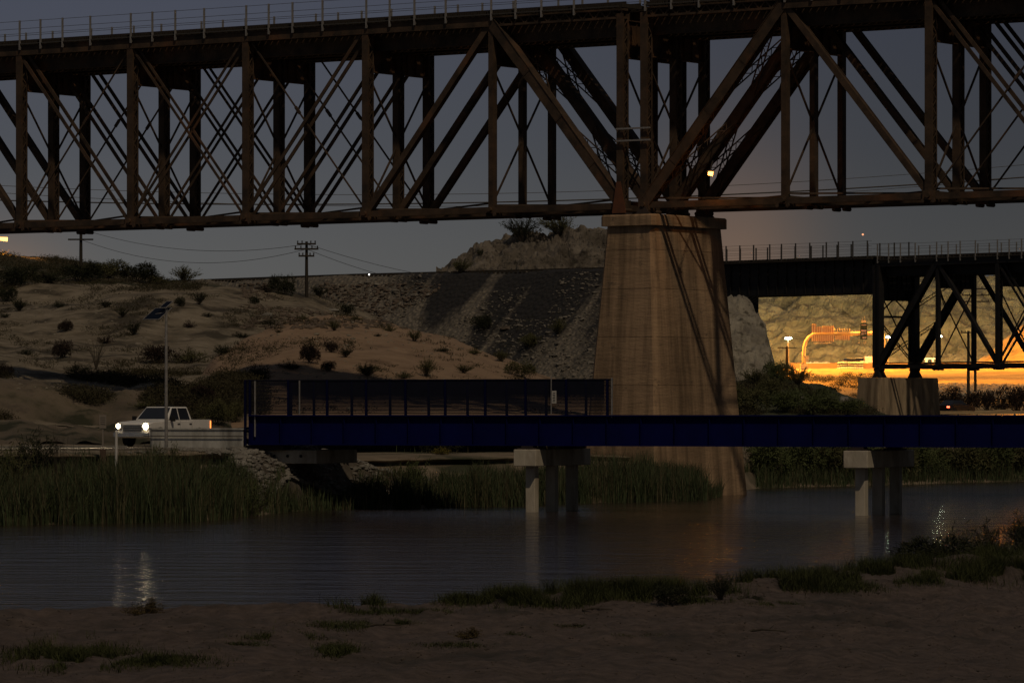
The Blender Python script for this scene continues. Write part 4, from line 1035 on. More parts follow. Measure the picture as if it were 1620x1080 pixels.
# guard rail beside the low road
gx0, gx1 = 1486, 1760
ga = [gat(x, 436) for x in range(gx0, gx1, 6)]
gr2 = empty('guard_rail', ga[0]); tag(gr2, 'amber lit guard rail along the low road, between the short pier and the right edge', 'guard rail')
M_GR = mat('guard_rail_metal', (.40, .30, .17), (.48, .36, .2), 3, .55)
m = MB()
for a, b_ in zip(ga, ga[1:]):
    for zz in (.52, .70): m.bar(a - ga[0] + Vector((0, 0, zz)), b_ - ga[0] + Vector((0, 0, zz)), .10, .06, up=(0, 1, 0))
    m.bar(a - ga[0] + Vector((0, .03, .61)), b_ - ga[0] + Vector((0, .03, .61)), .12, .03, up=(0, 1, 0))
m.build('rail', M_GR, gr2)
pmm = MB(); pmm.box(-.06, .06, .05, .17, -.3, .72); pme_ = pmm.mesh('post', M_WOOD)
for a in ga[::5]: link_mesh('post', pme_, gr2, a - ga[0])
lampost(1700, 650, 600, 448, 'unseen low amber lamp added beyond the right edge beside the low road', SOD, (1, .55, .16), 8, 9000, 'added amber highway lamps', rh=.2)  # unseen lamp added to light the guard rail amber
# lights in the sky and on the far embankment
m = MB(); c = Vector((0, 0, 0)); m.tube([(0, 0, -.9), (0, 0, -.5), (0, 0, 0), (0, 0, .5), (0, 0, .9)], [.2, .8, 1.0, .8, .2], 10)
tag(m.build('planet', mat('planet_glow', (1, .5, .3), emit=(1, .42, .20), es=1.1), loc=px(1365, 371, 4000)), 'small orange planet shining in the dusk sky right of the tall pier', 'planet')
bl = empty('signal_light', px(584, 437, 468)); tag(bl, 'tiny white light on the railway line left of the rocky knoll', 'signal light')
m = MB(); m.box(-.03, .03, -.03, .03, -.5, .15); m.build('post', M_STEEL2, bl)
m = MB(); m.tube([(0, -.06, .18), (0, .02, .18)], .07, 8); m.build('lens', mat('white_signal', (1, 1, .9), emit=(1, .95, .85), es=5), bl)

# railway track on the embankment: rails and sleepers along the crest
m = MB(); pts = [Vector(px(x, y, 14.3 * F / (HZ - y))) for x, y in ((250, 449), (330, 446), (560, 438), (760, 433), (950, 428), (1180, 419))]
off = Vector((.0, 1.5, 0))
for o_ in (0, 1.44):
    for a, b_ in zip(pts, pts[1:]):
        m.bar(a + off + Vector((0, o_, .30)), b_ + off + Vector((0, o_, .30)), .07, .17, up=(0, 0, 1))
for a, b_ in zip(pts, pts[1:]):
    L = (b_ - a).length; k = int(L / .6); d = (b_ - a).normalized()
    for i in range(k):
        c = a + d * (i * .6) + off + Vector((0, .72, .14)); m.bar(c - Vector((0, 1.3, 0)), c + Vector((0, 1.3, 0)), .24, .16, up=(0, 0, 1))
tag(m.build('railway_track', M_WOOD), 'dark railway track along the top of the embankment behind the tall pier', 'railway track')
# path edge line and road by the pickup
ra = [px(x, 700, 1) for x in (0,)]
rows_ = []
for x in range(-200, 390, 12):
    Y0 = 196 + max(0, (x - 60)) * .02; a = gat(x, Y0); b_ = gat(x, Y0 + 9); rows_.append((a, b_))
m = MB()
for (a, b_) in rows_:
    for t in (0, .33, .66, 1):
        p = a.lerp(b_, t); gg2 = ground(p.x, p.y); m.v.append((p.x, p.y, gg2.z + .03))
for i in range(len(rows_) - 1):
    for j in range(3): m.face(i * 4 + j, (i + 1) * 4 + j, (i + 1) * 4 + j + 1, i * 4 + j + 1)
tag(m.build('gravel_road', mat('gravel_road_surface', (.12, .10, .075), (.17, .145, .11), 2, .95, .6, 12, coord='P'), smooth=True), kind='structure')
m = MB(); last = None
for (a, b_) in rows_[:34]:
    gg2 = ground(a.x, a.y + 1.4); p = Vector((a.x, a.y + 1.4, gg2.z + .13))
    if last is not None: m.bar(last, p, .12, .10, up=(0, 0, 1))
    last = p
tag(m.build('kerb', mat('pale_kerb', (.17, .16, .14), rough=.8)), kind='structure')

# ================================================================ vegetation
def rnd_dir(rg, zmin=-1):
    while True:
        v = Vector((rg.uniform(-1, 1), rg.uniform(-1, 1), rg.uniform(zmin, 1)))
        if .05 < v.length < 1: return v.normalized()
def leaf(m, p, d, L, W, rg):
    s = d.cross(rnd_dir(rg)).normalized() * W * .5
    m.quad(p - s * .6, p + s * .3, p + d * L + s * .4, p + d * L - s * .3)
def bush_meshes(kind, seed, mt, bark):
    """unit bush: about 2 wide and 1 tall; returns (stems mesh, foliage mesh)"""
    rg = random.Random(seed); st = MB(); fo = MB()
    if kind == 'round':      # dense rounded scrub
        lobes = [(Vector((rg.uniform(-.6, .6), rg.uniform(-.6, .6), rg.uniform(.25, .62))), rg.uniform(.25, .42)) for _ in range(11)]
        for i in range(9):
            c, r = lobes[i]; st.tube([(rg.uniform(-.08, .08), rg.uniform(-.08, .08), -.1), tuple(c * .5), tuple(c)], [.025, .016, .006], 4, False)
        for i in range(2600):
            c, r = rg.choice(lobes); d = rnd_dir(rg, -.4); p = c + d * r * rg.uniform(.55, 1.12)
            if p.z < 0: p.z = rg.uniform(0, .15)
            leaf(fo, p, (d + rnd_dir(rg) * .8).normalized(), rg.uniform(.07, .14), rg.uniform(.035, .07), rg)
    elif kind == 'spiky':    # creosote: upright fanning stems, leafy tips
        for i in range(46):
            a = rg.uniform(0, 2 * math.pi); out_ = rg.uniform(.15, .95) ** .8; hgt = rg.uniform(.55, 1.05) * (1 - .35 * out_)
            tip = Vector((math.cos(a) * out_, math.sin(a) * out_, hgt)); mid = tip * .5 + Vector((0, 0, .06))
            st.tube([(0, 0, -.08), tuple(mid), tuple(tip)], [.016, .010, .003], 3, False)
            for j in range(34):
                t = rg.uniform(.25, 1.03); p = mid.lerp(tip, (t - .5) * 2) if t > .5 else mid * (t * 2)
                p = p + rnd_dir(rg) * rg.uniform(.01, .13); leaf(fo, p, (tip.normalized() + rnd_dir(rg) * .7).normalized(), rg.uniform(.06, .14), rg.uniform(.03, .06), rg)
    elif kind == 'low':      # sprawling flat clump
        for i in range(40):
            a = rg.uniform(0, 2 * math.pi); o_ = rg.uniform(.2, 1); tip = Vector((math.cos(a) * o_, math.sin(a) * o_, rg.uniform(.15, .8) * (1.1 - o_ * .6)))
            st.tube([(rg.uniform(-.2, .2), rg.uniform(-.2, .2), -.05), tuple(tip)], [.014, .004], 3, False)
            for j in range(24):
                p = tip * rg.uniform(.4, 1.02) + rnd_dir(rg) * rg.uniform(.02, .12); p.z = max(p.z, .01)
                leaf(fo, p, rnd_dir(rg, -.2), rg.uniform(.07, .15), rg.uniform(.035, .07), rg)
    elif kind == 'bare':     # ocotillo-like wands
        for i in range(20):
            a = rg.uniform(0, 2 * math.pi); o_ = rg.uniform(.15, .8); tip = Vector((math.cos(a) * o_, math.sin(a) * o_ * .6, rg.uniform(.7, 1.05)))
            mid = Vector((tip.x * .35, tip.y * .35, tip.z * .5)); st.tube([(0, 0, -.05), tuple(mid), tuple(tip)], [.02, .014, .005], 4, False)
            for j in range(14):
                p = mid.lerp(tip, rg.random()); leaf(fo, p, rnd_dir(rg), .04, .018, rg)
    elif kind == 'tall':     # willow-like upright shrub
        for i in range(26):
            a = rg.uniform(0, 2 * math.pi); o_ = rg.uniform(.1, .9); tip = Vector((math.cos(a) * o_, math.sin(a) * o_, rg.uniform(.5, 1.05) * (1 - .3 * o_)))
            st.tube([(tip.x * .2, tip.y * .2, -.08), tuple(tip * .55 + Vector((0, 0, .05))), tuple(tip)], [.016, .011, .003], 3, False)
            for j in range(52):
                t = rg.uniform(.15, 1.02); p = tip * t + rnd_dir(rg) * rg.uniform(.02, .15); p.z = max(p.z, .01)
                leaf(fo, p, (Vector((0, 0, .7)) + rnd_dir(rg)).normalized(), rg.uniform(.07, .15), rg.uniform(.02, .045), rg)
    return st.mesh('stems', bark), fo.mesh('foliage', mt)
def leafmat(name, a, b_): return mat(name, a, b_, 3, .9, spec=.1)
LM = {
 'dark': leafmat('dark_green_leaf', (.014, .017, .009), (.032, .034, .018)),
 'olive': leafmat('olive_leaf', (.045, .045, .020), (.095, .092, .042)),
 'brown': leafmat('dry_brown_twig', (.020, .014, .012), (.040, .028, .022)),
 'green': leafmat('green_leaf', (.042, .054, .020), (.095, .110, .045)),
 'yellow': leafmat('yellow_green_leaf', (.10, .085, .015), (.16, .13, .03)),
 'reed': leafmat('reed_leaf', (.026, .038, .017), (.070, .086, .042)),
 'grass': leafmat('bank_grass', (.024, .030, .011), (.055, .060, .022)),
 'straw': leafmat('straw_grass', (.05, .038, .016), (.075, .055, .024)),
}
BARK = mat('grey_brown_bark', (.035, .028, .02), (.055, .045, .032), 6)
BC = {}
def shrub(pxx, pyy, wpx, hpx, kind, lm, label, cat='shrub', Y=None, group=None, name='shrub', only=None):
    global SEED
    p = gat(pxx, Y) if Y else hit(pxx, pyy, only)
    if p is None: print('NO HIT', pxx, pyy, label); return
    key = (kind, lm, (int(pxx * 7 + pyy) % 3))
    if key not in BC: BC[key] = bush_meshes(kind, hash(kind + lm) % 1000 + key[2] * 17 if False else (sum(map(ord, kind + lm)) + key[2] * 17), LM[lm], BARK)
    s = p.y / F; r = empty(name, p, (pxx * 1.7) % 6.28); sx = wpx * s / 2; sz_ = hpx * s
    r.scale = (sx, sx, sz_)
    tag(r, label, cat, group)
    link_mesh('stems', BC[key][0], r); link_mesh('foliage', BC[key][1], r)
    return r
S = shrub
# knoll and skyline
S(826, 382, 70, 44, 'spiky', 'dark', 'dark spreading bush on the left end of the rocky knoll top', only=('rocky_knoll',))
S(884, 371, 74, 34, 'spiky', 'olive', 'paler feathery bush on top of the rocky knoll')
S(729, 432, 44, 24, 'spiky', 'olive', 'low bush at the left foot of the rocky knoll')
S(760, 404, 22, 16, 'low', 'dark', 'small bush clinging to the left face of the rocky knoll')
S(293, 447, 56, 28, 'spiky', 'olive', 'spiky bush on the skyline where the left ridge meets the railway')
S(382, 446, 34, 16, 'spiky', 'olive', 'thin bush poking above the railway track left of the middle pole', Y=478)
S(448, 466, 52, 34, 'round', 'dark', 'dark bush beside the foot of the middle utility pole')
S(420, 462, 34, 18, 'low', 'brown', 'low brown bush left of the dark bush at the middle pole')
S(506, 470, 34, 22, 'spiky', 'dark', 'dark bush right of the foot of the middle utility pole')
for i, (x, y, w_, h_, k, c, t) in enumerate([
 (20, 452, 80, 34, 'round', 'dark', 'dark scrub at the far left under the amber lamp'), (75, 447, 84, 28, 'low', 'dark', 'dark scrub left of the two-armed pole'),
 (125, 445, 80, 30, 'round', 'dark', 'dark scrub around the foot of the two-armed pole'), (172, 440, 74, 30, 'round', 'olive', 'olive scrub just right of the two-armed pole'),
 (214, 446, 76, 32, 'round', 'dark', 'dark rounded scrub in the middle of the ridge thicket'), (250, 449, 66, 24, 'low', 'olive', 'low scrub joining the skyline bush on the ridge'),
 (88, 412, 40, 12, 'low', 'olive', 'short scrub on the ridge crest left of the pole top'), (146, 419, 30, 12, 'low', 'dark', 'short scrub on the ridge crest right of the pole'),
 (50, 428, 40, 14, 'low', 'dark', 'low scrub on the ridge slope under the amber lamp'), (10, 476, 44, 22, 'round', 'dark', 'dark bush at the left edge below the ridge thicket'), (30, 492, 34, 22, 'spiky', 'dark', 'ragged dark bush near the left edge below the ridge')]):
    S(x, y, w_, h_, k, c, t)
for (x, y, w_, h_, k, c, t) in [
 (94, 486, 30, 16, 'low', 'dark', 'small dark bush on the pale slope left of centre hillside'), (167, 487, 28, 14, 'spiky', 'dark', 'small dark bush high on the pale slope above the solar panels'),
 (194, 502, 24, 15, 'spiky', 'dark', 'tuft just left of the solar panels'), (212, 530, 28, 26, 'spiky', 'dark', 'ragged bush on the slope below the solar panels'),
 (104, 524, 36, 20, 'round', 'brown', 'brown bush in the middle of the left hillside'), (166, 543, 38, 20, 'low', 'brown', 'low brown bush above the wand-like ocotillo'),
 (100, 566, 40, 30, 'round', 'brown', 'large brown bush left of the wand-like ocotillo'), (40, 561, 34, 14, 'low', 'dark', 'low dark bush near the left edge of the hillside'),
 (124, 588, 52, 22, 'low', 'dark', 'wide dark bush under the wand-like ocotillo'), (286, 484, 24, 16, 'round', 'dark', 'round dark bush just right of the solar panels'),
 (315, 482, 30, 24, 'spiky', 'dark', 'taller dark bush above and right of the solar panels'), (403, 481, 20, 14, 'round', 'dark', 'small round bush on the slope left of the middle pole'),
 (327, 501, 24, 10, 'low', 'dark', 'flat dark bush right of the solar light pole'), (300, 518, 28, 18, 'low', 'brown', 'brown bush close to the solar light pole at mid slope'),
 (8, 502, 26, 10, 'low', 'dark', 'low tuft cut by the left edge at mid slope'), (6, 594, 34, 20, 'round', 'brown', 'brown bush cut by the left edge near the hill foot'),
 (250, 574, 70, 30, 'round', 'brown', 'wide brown thicket behind the solar light pole'), (300, 572, 74, 30, 'low', 'olive', 'olive thicket right of the solar light pole'), (352, 560, 46, 22, 'low', 'dark', 'dark thicket where the hill meets the sandy dune'),
 (382, 534, 40, 14, 'low', 'dark', 'dark fringe of brush along the left shoulder of the dune'), (425, 514, 34, 12, 'low', 'dark', 'flat brush above the left shoulder of the dune')]:
    S(x, y, w_, h_, k, c, t)
S(152, 584, 56, 48, 'bare', 'olive', 'wand-like ocotillo with thin bare stems fanning on the left hillside')
# dune
for (x, y, w_, h_, k, c, t) in [
 (490, 573, 48, 32, 'round', 'brown', 'large dark rounded bush on the left part of the dune'), (523, 557, 26, 18, 'round', 'brown', 'smaller rounded bush right of the largest dune bush'),
 (547, 565, 30, 18, 'spiky', 'dark', 'third bush of the trio on the left part of the dune'), (460, 583, 46, 20, 'low', 'brown', 'low bush left of the rounded dune bush'),
 (521, 586, 32, 16, 'round', 'brown', 'bush under the trio, close above the blue fence'), (529, 523, 28, 18, 'spiky', 'olive', 'small bush near the top of the dune'),
 (441, 526, 16, 8, 'low', 'dark', 'tiny tuft high on the left of the dune'), (656, 540, 30, 20, 'spiky', 'olive', 'green bush on the right shoulder of the dune'),
 (617, 524, 26, 16, 'low', 'olive', 'low bush on the dune crest near its middle'), (598, 532, 16, 8, 'low', 'dark', 'tiny tuft just below the dune crest'),
 (580, 594, 60, 22, 'spiky', 'olive', 'olive bush above the middle of the blue fence'), (675, 596, 36, 32, 'spiky', 'olive', 'tall spiky bush above the blue fence right of its middle'),
 (640, 598, 36, 16, 'low', 'olive', 'low bush between the olive and the tall spiky bush'), (734, 590, 38, 16, 'spiky', 'olive', 'bush on the lower right slope of the dune'),
 (749, 560, 40, 14, 'low', 'olive', 'flat bush on the right crest of the dune'), (822, 596, 56, 26, 'round', 'olive', 'bushy clump at the right foot of the dune'),
 (793, 572, 32, 20, 'spiky', 'olive', 'green bush at the end of the dune crest'), (700, 556, 34, 12, 'low', 'dark', 'dark tuft in the middle of the dune crest line'),
 (548, 497, 30, 18, 'round', 'dark', 'dark bush behind the dune top, at the foot of the embankment'), (563, 507, 30, 12, 'low', 'olive', 'low olive bush behind the dune top'),
 (480, 505, 22, 12, 'low', 'olive', 'low bush on rubble left of the dune top'), (404, 600, 60, 22, 'low', 'brown', 'dark brush above the left end of the blue fence')]:
    S(x, y, w_, h_, k, c, t)
S(838, 548, 40, 22, 'round', 'olive', 'bush halfway up the dark embankment face', only=('railway_embankment',))
S(882, 530, 34, 28, 'spiky', 'olive', 'bush on the streaked embankment beside the tall pier', only=('railway_embankment',))
S(765, 520, 40, 24, 'round', 'dark', 'dark clump on the black part of the embankment face', only=('railway_embankment',))
S(912, 602, 56, 22, 'spiky', 'green', 'green bush at the foot of the embankment beside the tall pier', Y=300)
# behind the pickup
for (x, y, w_, h_, k, c, t) in [
 (345, 672, 60, 42, 'round', 'olive', 'leafy olive bush behind the tail of the pickup'), (372, 668, 40, 34, 'round', 'olive', 'olive bush against the left end of the blue fence'),
 (290, 650, 70, 30, 'low', 'brown', 'brown brush above the roof of the pickup'), (230, 646, 60, 26, 'low', 'olive', 'olive brush behind the pickup windshield'), (320, 632, 60, 26, 'round', 'brown', 'brown thicket on the slope above the pickup bed')]:
    S(x, y, w_, h_, k, c, t)
# under the footbridge
S(694, 745, 90, 38, 'round', 'dark', 'large dark rounded bush seen under the footbridge', Y=236)
S(697, 752, 40, 18, 'low', 'yellow', 'yellow green bush in front of the dark round one under the footbridge', Y=228)
S(610, 740, 60, 24, 'low', 'olive', 'dim bush under the footbridge above the rock slope', Y=240)
S(560, 722, 30, 12, 'low', 'olive', 'small tuft on the sandy flat under the footbridge', Y=262)
# far right bank
for i, (x, Y, w_, h_, k, c, t) in enumerate([
 (1215, round(wl(1215) + 4.5, 1), 112, 74, 'round', 'green', 'leafy bank bush touching the tall pier'), (1262, round(wl(1262) + 4.5, 1), 112, 68, 'round', 'green', 'second leafy bush from the tall pier on the far bank'),
 (1310, round(wl(1310) + 4.5, 1), 112, 66, 'round', 'olive', 'leafy bank bush just left of the right concrete bent'), (1352, round(wl(1352) + 4.5, 1), 112, 68, 'round', 'green', 'bank bush seen between the legs of the right concrete bent'),
 (1402, round(wl(1402) + 4.5, 1), 112, 60, 'round', 'olive', 'bank bush behind the right end of the right concrete bent'), (1455, round(wl(1455) + 4.5, 1), 112, 58, 'round', 'green', 'bank bush right of the right concrete bent'),
 (1505, round(wl(1505) + 4.5, 1), 112, 58, 'round', 'olive', 'rounded bank bush halfway to the right edge'), (1555, round(wl(1555) + 4.5, 1), 112, 56, 'round', 'green', 'bank bush second from the right edge'), (1605, round(wl(1605) + 4.5, 1), 112, 56, 'round', 'olive', 'bank bush at the right edge under the footbridge')]):
    S(x, 0, w_, h_, k, c, t, Y=Y, group='bushes along the far right bank')
# overgrown slope right of the pier
for (x, y, w_, h_, k, c, t) in [
 (1182, 652, 80, 46, 'round', 'olive', 'tangled bush at the right foot of the tall pier above the footbridge'), (1196, 610, 60, 30, 'spiky', 'olive', 'bush at the base of the pale rock outcrop'),
 (1232, 604, 60, 36, 'round', 'green', 'bush around the stubby dark pole'), (1262, 608, 60, 30, 'spiky', 'green', 'bush below the foot of the gantry'),
 (1240, 652, 80, 40, 'round', 'green', 'broad green bush low on the overgrown slope'), (1290, 655, 80, 36, 'round', 'green', 'broad green bush in the middle of the overgrown slope'),
 (1300, 624, 56, 20, 'low', 'green', 'low bush on the crest of the overgrown slope'), (1336, 655, 70, 24, 'round', 'green', 'green bush just left of the short pier'), (1340, 640, 40, 14, 'low', 'olive', 'low tuft at the end of the overgrown slope'),
 (1216, 630, 60, 34, 'round', 'olive', 'grey green bush right of the tall pier at mid slope')]:
    S(x, y, w_, h_, k, c, t)
for (x, Y, w_, h_, k, c, t) in [
 (1497, 462, 60, 40, 'round', 'brown', 'dark rounded bush by the low road right of the short pier'), (1530, 466, 60, 30, 'round', 'brown', 'dark bush at the foot of the shorter pole by the low road'), (1562, 466, 50, 34, 'round', 'brown', 'dark bush in the middle of the low road verge'),
 (1610, 462, 80, 44, 'round', 'brown', 'largest dark bush by the low road at the right edge'), (1585, 470, 50, 26, 'low', 'brown', 'low dark bush left of the largest one by the low road')]:
    S(x, 0, w_, h_, k, c, t, Y=Y)
# near bank, right
for (x, Y, w_, h_, k, c, t) in [
 (1490, 97, 170, 58, 'round', 'dark', 'dark bush on the near bank at the right, leftmost of the clump'), (1560, 99, 170, 72, 'tall', 'dark', 'tall dark bush on the near bank close to the right edge'), (1625, 101, 150, 76, 'tall', 'dark', 'dark bush cut by the right edge on the near bank'), (1420, 96, 120, 40, 'low', 'grass', 'sprawling weed mound left of the dark near-bank bushes')]:
    S(x, 0, w_, h_, k, c, t, Y=Y)
S(1140, 966, 60, 46, 'spiky', 'dark', 'leafy weed standing on the near sand bank right of centre', Y=80.5)
S(1055, 968, 70, 34, 'round', 'dark', 'grey green clump on the near sand bank left of the leafy weed', Y=79.5)
S(1190, 960, 60, 16, 'low', 'dark', 'flat weed right of the leafy weed on the near sand', Y=82)
S(230, 988, 84, 40, 'low', 'straw', 'straw coloured grass clump on the near bank at the left', Y=73.5)
S(740, 1012, 70, 26, 'low', 'straw', 'yellowish weed in the middle of the near sand', Y=68)
S(815, 1004, 60, 22, 'low', 'grass', 'small green weed right of the yellowish weed on the near sand', Y=69)
S(525, 1028, 60, 26, 'low', 'grass', 'small bright green clump on the near sand', Y=65)
# bushes rising out of the reed band
for (x, Y, w_, h_, k, c, t) in [
 (20, 184, 130, 95, 'tall', 'olive', 'tall olive bush in the reeds at the left edge'), (60, 190, 110, 70, 'tall', 'dark', 'dark bush in the reeds just right of the left edge'),
 (205, 188, 110, 72, 'tall', 'green', 'green bush in the reeds under the white marker post'), (270, 190, 120, 82, 'tall', 'olive', 'olive bush in the reeds lit by the pickup headlights'),
 (330, 190, 100, 66, 'tall', 'green', 'green bush in the reeds below the concrete wall drain'), (150, 184, 90, 60, 'round', 'green', 'rounded bush in the reeds below the trail sign'),
 (395, 193, 90, 60, 'tall', 'green', 'green bush in the reeds below the left end of the footbridge'), (655, 214, 90, 62, 'tall', 'green', 'green bush in the reeds right of the rock slope'),
 (100, 180, 100, 60, 'tall', 'green', 'green bush at the water edge near the left edge')]:
    S(x, 0, w_, h_, k, c, t, Y=Y, group='bushes in the reed band')
# thin stems at the left
for i, x in enumerate((88, 100, 118)):
    r = S(x, 0, 26, 110 - i * 12, 'bare', 'brown', ['tall dry stem at the left, nearest the left edge', 'tall dry stem at the left, middle of three', 'tall dry stem at the left, nearest the trail sign'][i], Y=186, name='dry_weed', cat='dry weed')

# ---------------------------------------------------------------- reeds, grass, stones: things nobody could count
def blades(name, spots, mt, label, cat, lean=.25, seed=1, wid=.03, seg=3):
    rg = random.Random(seed); m = MB()
    for (p, h) in spots:
        a = rg.uniform(0, 6.28); l_ = rg.uniform(0, lean) * h; d = Vector((math.cos(a), math.sin(a), 0)); s = Vector((math.cos(a + 1.57 + rg.uniform(-.6, .6)), math.sin(a + 1.57), 0)) * wid * rg.uniform(.6, 1.4)
        prev = None
        for k in range(seg + 1):
            t = k / seg; c = p + d * l_ * t * t + Vector((0, 0, h * (t - .12 * t * t * (l_ / h if h else 0)))); ww = s * (1 - t * .93)
            n0 = len(m.v); m.v += [tuple(c - ww), tuple(c + ww)]
            if prev is not None: m.face(prev, prev + 1, n0 + 1, n0)
            prev = n0
    o = m.build(name, mt); tag(o, label, cat, kind='stuff'); return o
rg = random.Random(5)
topY = [(-200, 700, 0), (0, 722, 0), (60, 735, 0), (120, 722, 0), (170, 718, 0), (220, 710, 0), (300, 716, 0), (360, 726, 0), (400, 738, 0), (440, 742, 0), (500, 762, 0), (540, 770, 0), (570, 750, 0), (620, 738, 0), (680, 742, 0), (720, 745, 0), (770, 730, 0), (830, 735, 0), (900, 728, 0), (950, 712, 0), (1010, 714, 0), (1060, 726, 0), (1110, 740, 0), (1145, 756, 0), (1168, 776, 0)]
spots = []; spots2 = []
for i in range(52000):
    x = rg.uniform(-120, 1166); Y0 = wl(x); Y = Y0 + rg.uniform(-1.2, 1) + rg.random() ** 1.3 * (13 if x < 700 else 10)
    ty = interp(topY, x)[0] + noise.noise(Vector((x * .035, 3, Y * .2))) * 26 + noise.noise(Vector((x * .16, 9, Y * .5))) * 14
    if 372 < x < 640 and Y > Y0 + 5.2 + (3 if x > 560 else 0) + max(0, 430 - x) * .12 + noise.noise(Vector((x * .08, 2, 2))) * 3: continue
    if 250 < x <= 395 and Y > Y0 + 11: continue
    d_ = noise.noise(Vector((x * .03, Y * .25, 4)))
    if d_ < -.28 and rg.random() < .75: continue
    g = ground((x - 810) * Y / F, Y, ('far_bank', 'riprap_slope')); 
    if g is None: continue
    z = max(g.z, -.1); ztop = zat(ty, Y0 + 5)
    front = 1 - min(1, max(0, (Y - Y0) / 6))
    h = (ztop - z) * (rg.uniform(.35, 1.08)) * (1 - .38 * front * rg.random())
    if h < .3: continue
    (spots if rg.random() < .70 + .4 * d_ else spots2).append((Vector((g.x, g.y, z - .05)), min(h, 3.6)))
for i in range(9000):
    x = rg.uniform(1196, 1700); Y0 = wl(x); Y = Y0 + rg.uniform(-.6, 1) + rg.random() * 9; g = ground((x - 810) * Y / F, Y, ('far_bank',))
    if g is None: continue
    h = (1.2 + 1.1 * noise.noise(Vector((x * .04, 1, 5)))) * rg.uniform(.5, 1.1)
    if h > .2: (spots if rg.random() < .8 else spots2).append((Vector((g.x, g.y, max(g.z, -.1) - .05)), h))
for i in range(9000):    # rank weeds on the flat behind the reeds
    x = rg.uniform(560, 1640); Y = rg.uniform(225, 300); Y = max(Y, wl(x) + 6); g = ground((x - 810) * Y / F, Y, ('far_bank',))
    if g is None or noise.noise(Vector((g.x * .12, g.y * .12, 3))) < .05: continue
    (spots if rg.random() < .5 else spots2).append((g - Vector((0, 0, .05)), rg.uniform(.2, .9)))
blades('river_reeds', spots, LM['reed'], 'dense dark green reeds standing along the far water edge', 'reeds', .62, 2, .026)
blades('dry_reeds', spots2, leafmat('dead_reed', (.055, .050, .028), (.12, .105, .06)), 'paler dry reeds mixed among the dark reeds on the far bank', 'reeds', .3, 4, .022)
# clumps of brush inside the reed band at the left
# near bank grass patches
spots = []
patches = [(885, 950, 120, 14, .34), (800, 948, 70, 14, .3), (1000, 940, 110, 14, .42), (1090, 935, 90, 12, .40), (1200, 925, 120, 14, .42), (1290, 915, 90, 14, .42), (1380, 905, 110, 16, .40), (1600, 905, 120, 20, .5),
           (570, 955, 60, 8, .30), (600, 968, 80, 6, .12), (545, 990, 110, 10, .10), (620, 985, 60, 5, .10), (450, 1008, 90, 8, .12), (535, 1030, 60, 12, .16), (110, 1040, 150, 26, .20), (230, 1045, 160, 14, .12), (380, 1020, 80, 6, .08), (730, 950, 60, 10, .26),
           (680, 968, 60, 6, .1), (900, 990, 70, 4, .06), (1010, 1004, 80, 4, .05), (1230, 955, 60, 5, .08), (720, 1020, 90, 6, .07), (1320, 930, 120, 10, .2), (1480, 915, 120, 12, .3), (945, 938, 150, 10, .42), (1130, 928, 170, 10, .36), (840, 946, 110, 12, .38), (1250, 912, 170, 9, .34), (1400, 893, 160, 9, .40), (1540, 876, 170, 10, .40), (1350, 915, 200, 12, .14), (1560, 905, 120, 12, .2), (560, 958, 50, 7, .34), (1080, 950, 120, 7, .16)]
for (cx, cy, wx, wy, hh) in patches:
    nb = int(wx * wy * 2.2) + 800
    for i in range(nb):
        x = rg.gauss(cx, wx * .33); y = rg.gauss(cy, wy * .40); p = hit(x, y, ('sand_bank',))
        if p is None or p.z < .02: continue
        if noise.noise(Vector((p.x * 1.3, p.y * .5, 2))) < -.12: continue
        spots.append((p - Vector((0, 0, .02)), hh * .92 * rg.uniform(.15, 1.0)))
blades('bank_grass', spots, LM['grass'], 'low green grass growing in patches on the near sand bank', 'grass', 1.5, 7, .006)
# small dry tufts over the slopes
spots = []
for nm, cnt, hh in (('scrub_mound', 9000, .8), ('desert_hill', 3200, .4), ('scrub_ridge', 5000, .8), ('sandy_dune', 800, .3), ('overgrown_slope', 5000, .8), ('roadside_slope', 0, 0)):
    for i in range(cnt):
        x = rg.uniform(-20, 1400); y = rg.uniform(395, 668)
        if nm == 'scrub_mound': x = rg.uniform(-20, 420); y = rg.uniform(590, 664)
        elif nm in ('scrub_ridge',): x = rg.uniform(-10, 350); y = rg.uniform(400, 460)
        elif nm == 'desert_hill': x = rg.uniform(-10, 560); y = rg.uniform(450, 600)
        elif nm == 'sandy_dune': x = rg.uniform(340, 900); y = rg.uniform(500, 655)
        elif nm == 'overgrown_slope': x = rg.uniform(1145, 1390); y = rg.uniform(592, 658)
        p = hit(x, y)
        if p is None: continue
        d_ = noise.noise(Vector((p.x * .22, p.y * .12, p.z * .3)))
        if d_ < (.02 if nm != 'desert_hill' else .16): continue
        for j in range(9): spots.append((p + Vector((rg.gauss(0, .22), rg.gauss(0, .3), -.04)), hh * rg.uniform(.25, .9)))
m = MB()
for (p, h) in spots:
    if rg.random() < .45: continue
    for j in range(3):
        q = p + Vector((rg.gauss(0, .13), rg.gauss(0, .13), rg.random() * h * .75)); leaf(m, q, rnd_dir(rg, 0), rg.uniform(.08, .22), rg.uniform(.04, .10), rg)
tag(m.build('scrub_tufts', leafmat('dry_scrub', (.030, .027, .015), (.062, .054, .030))), 'dry scrub scattered over the slopes', 'scrub', kind='stuff')

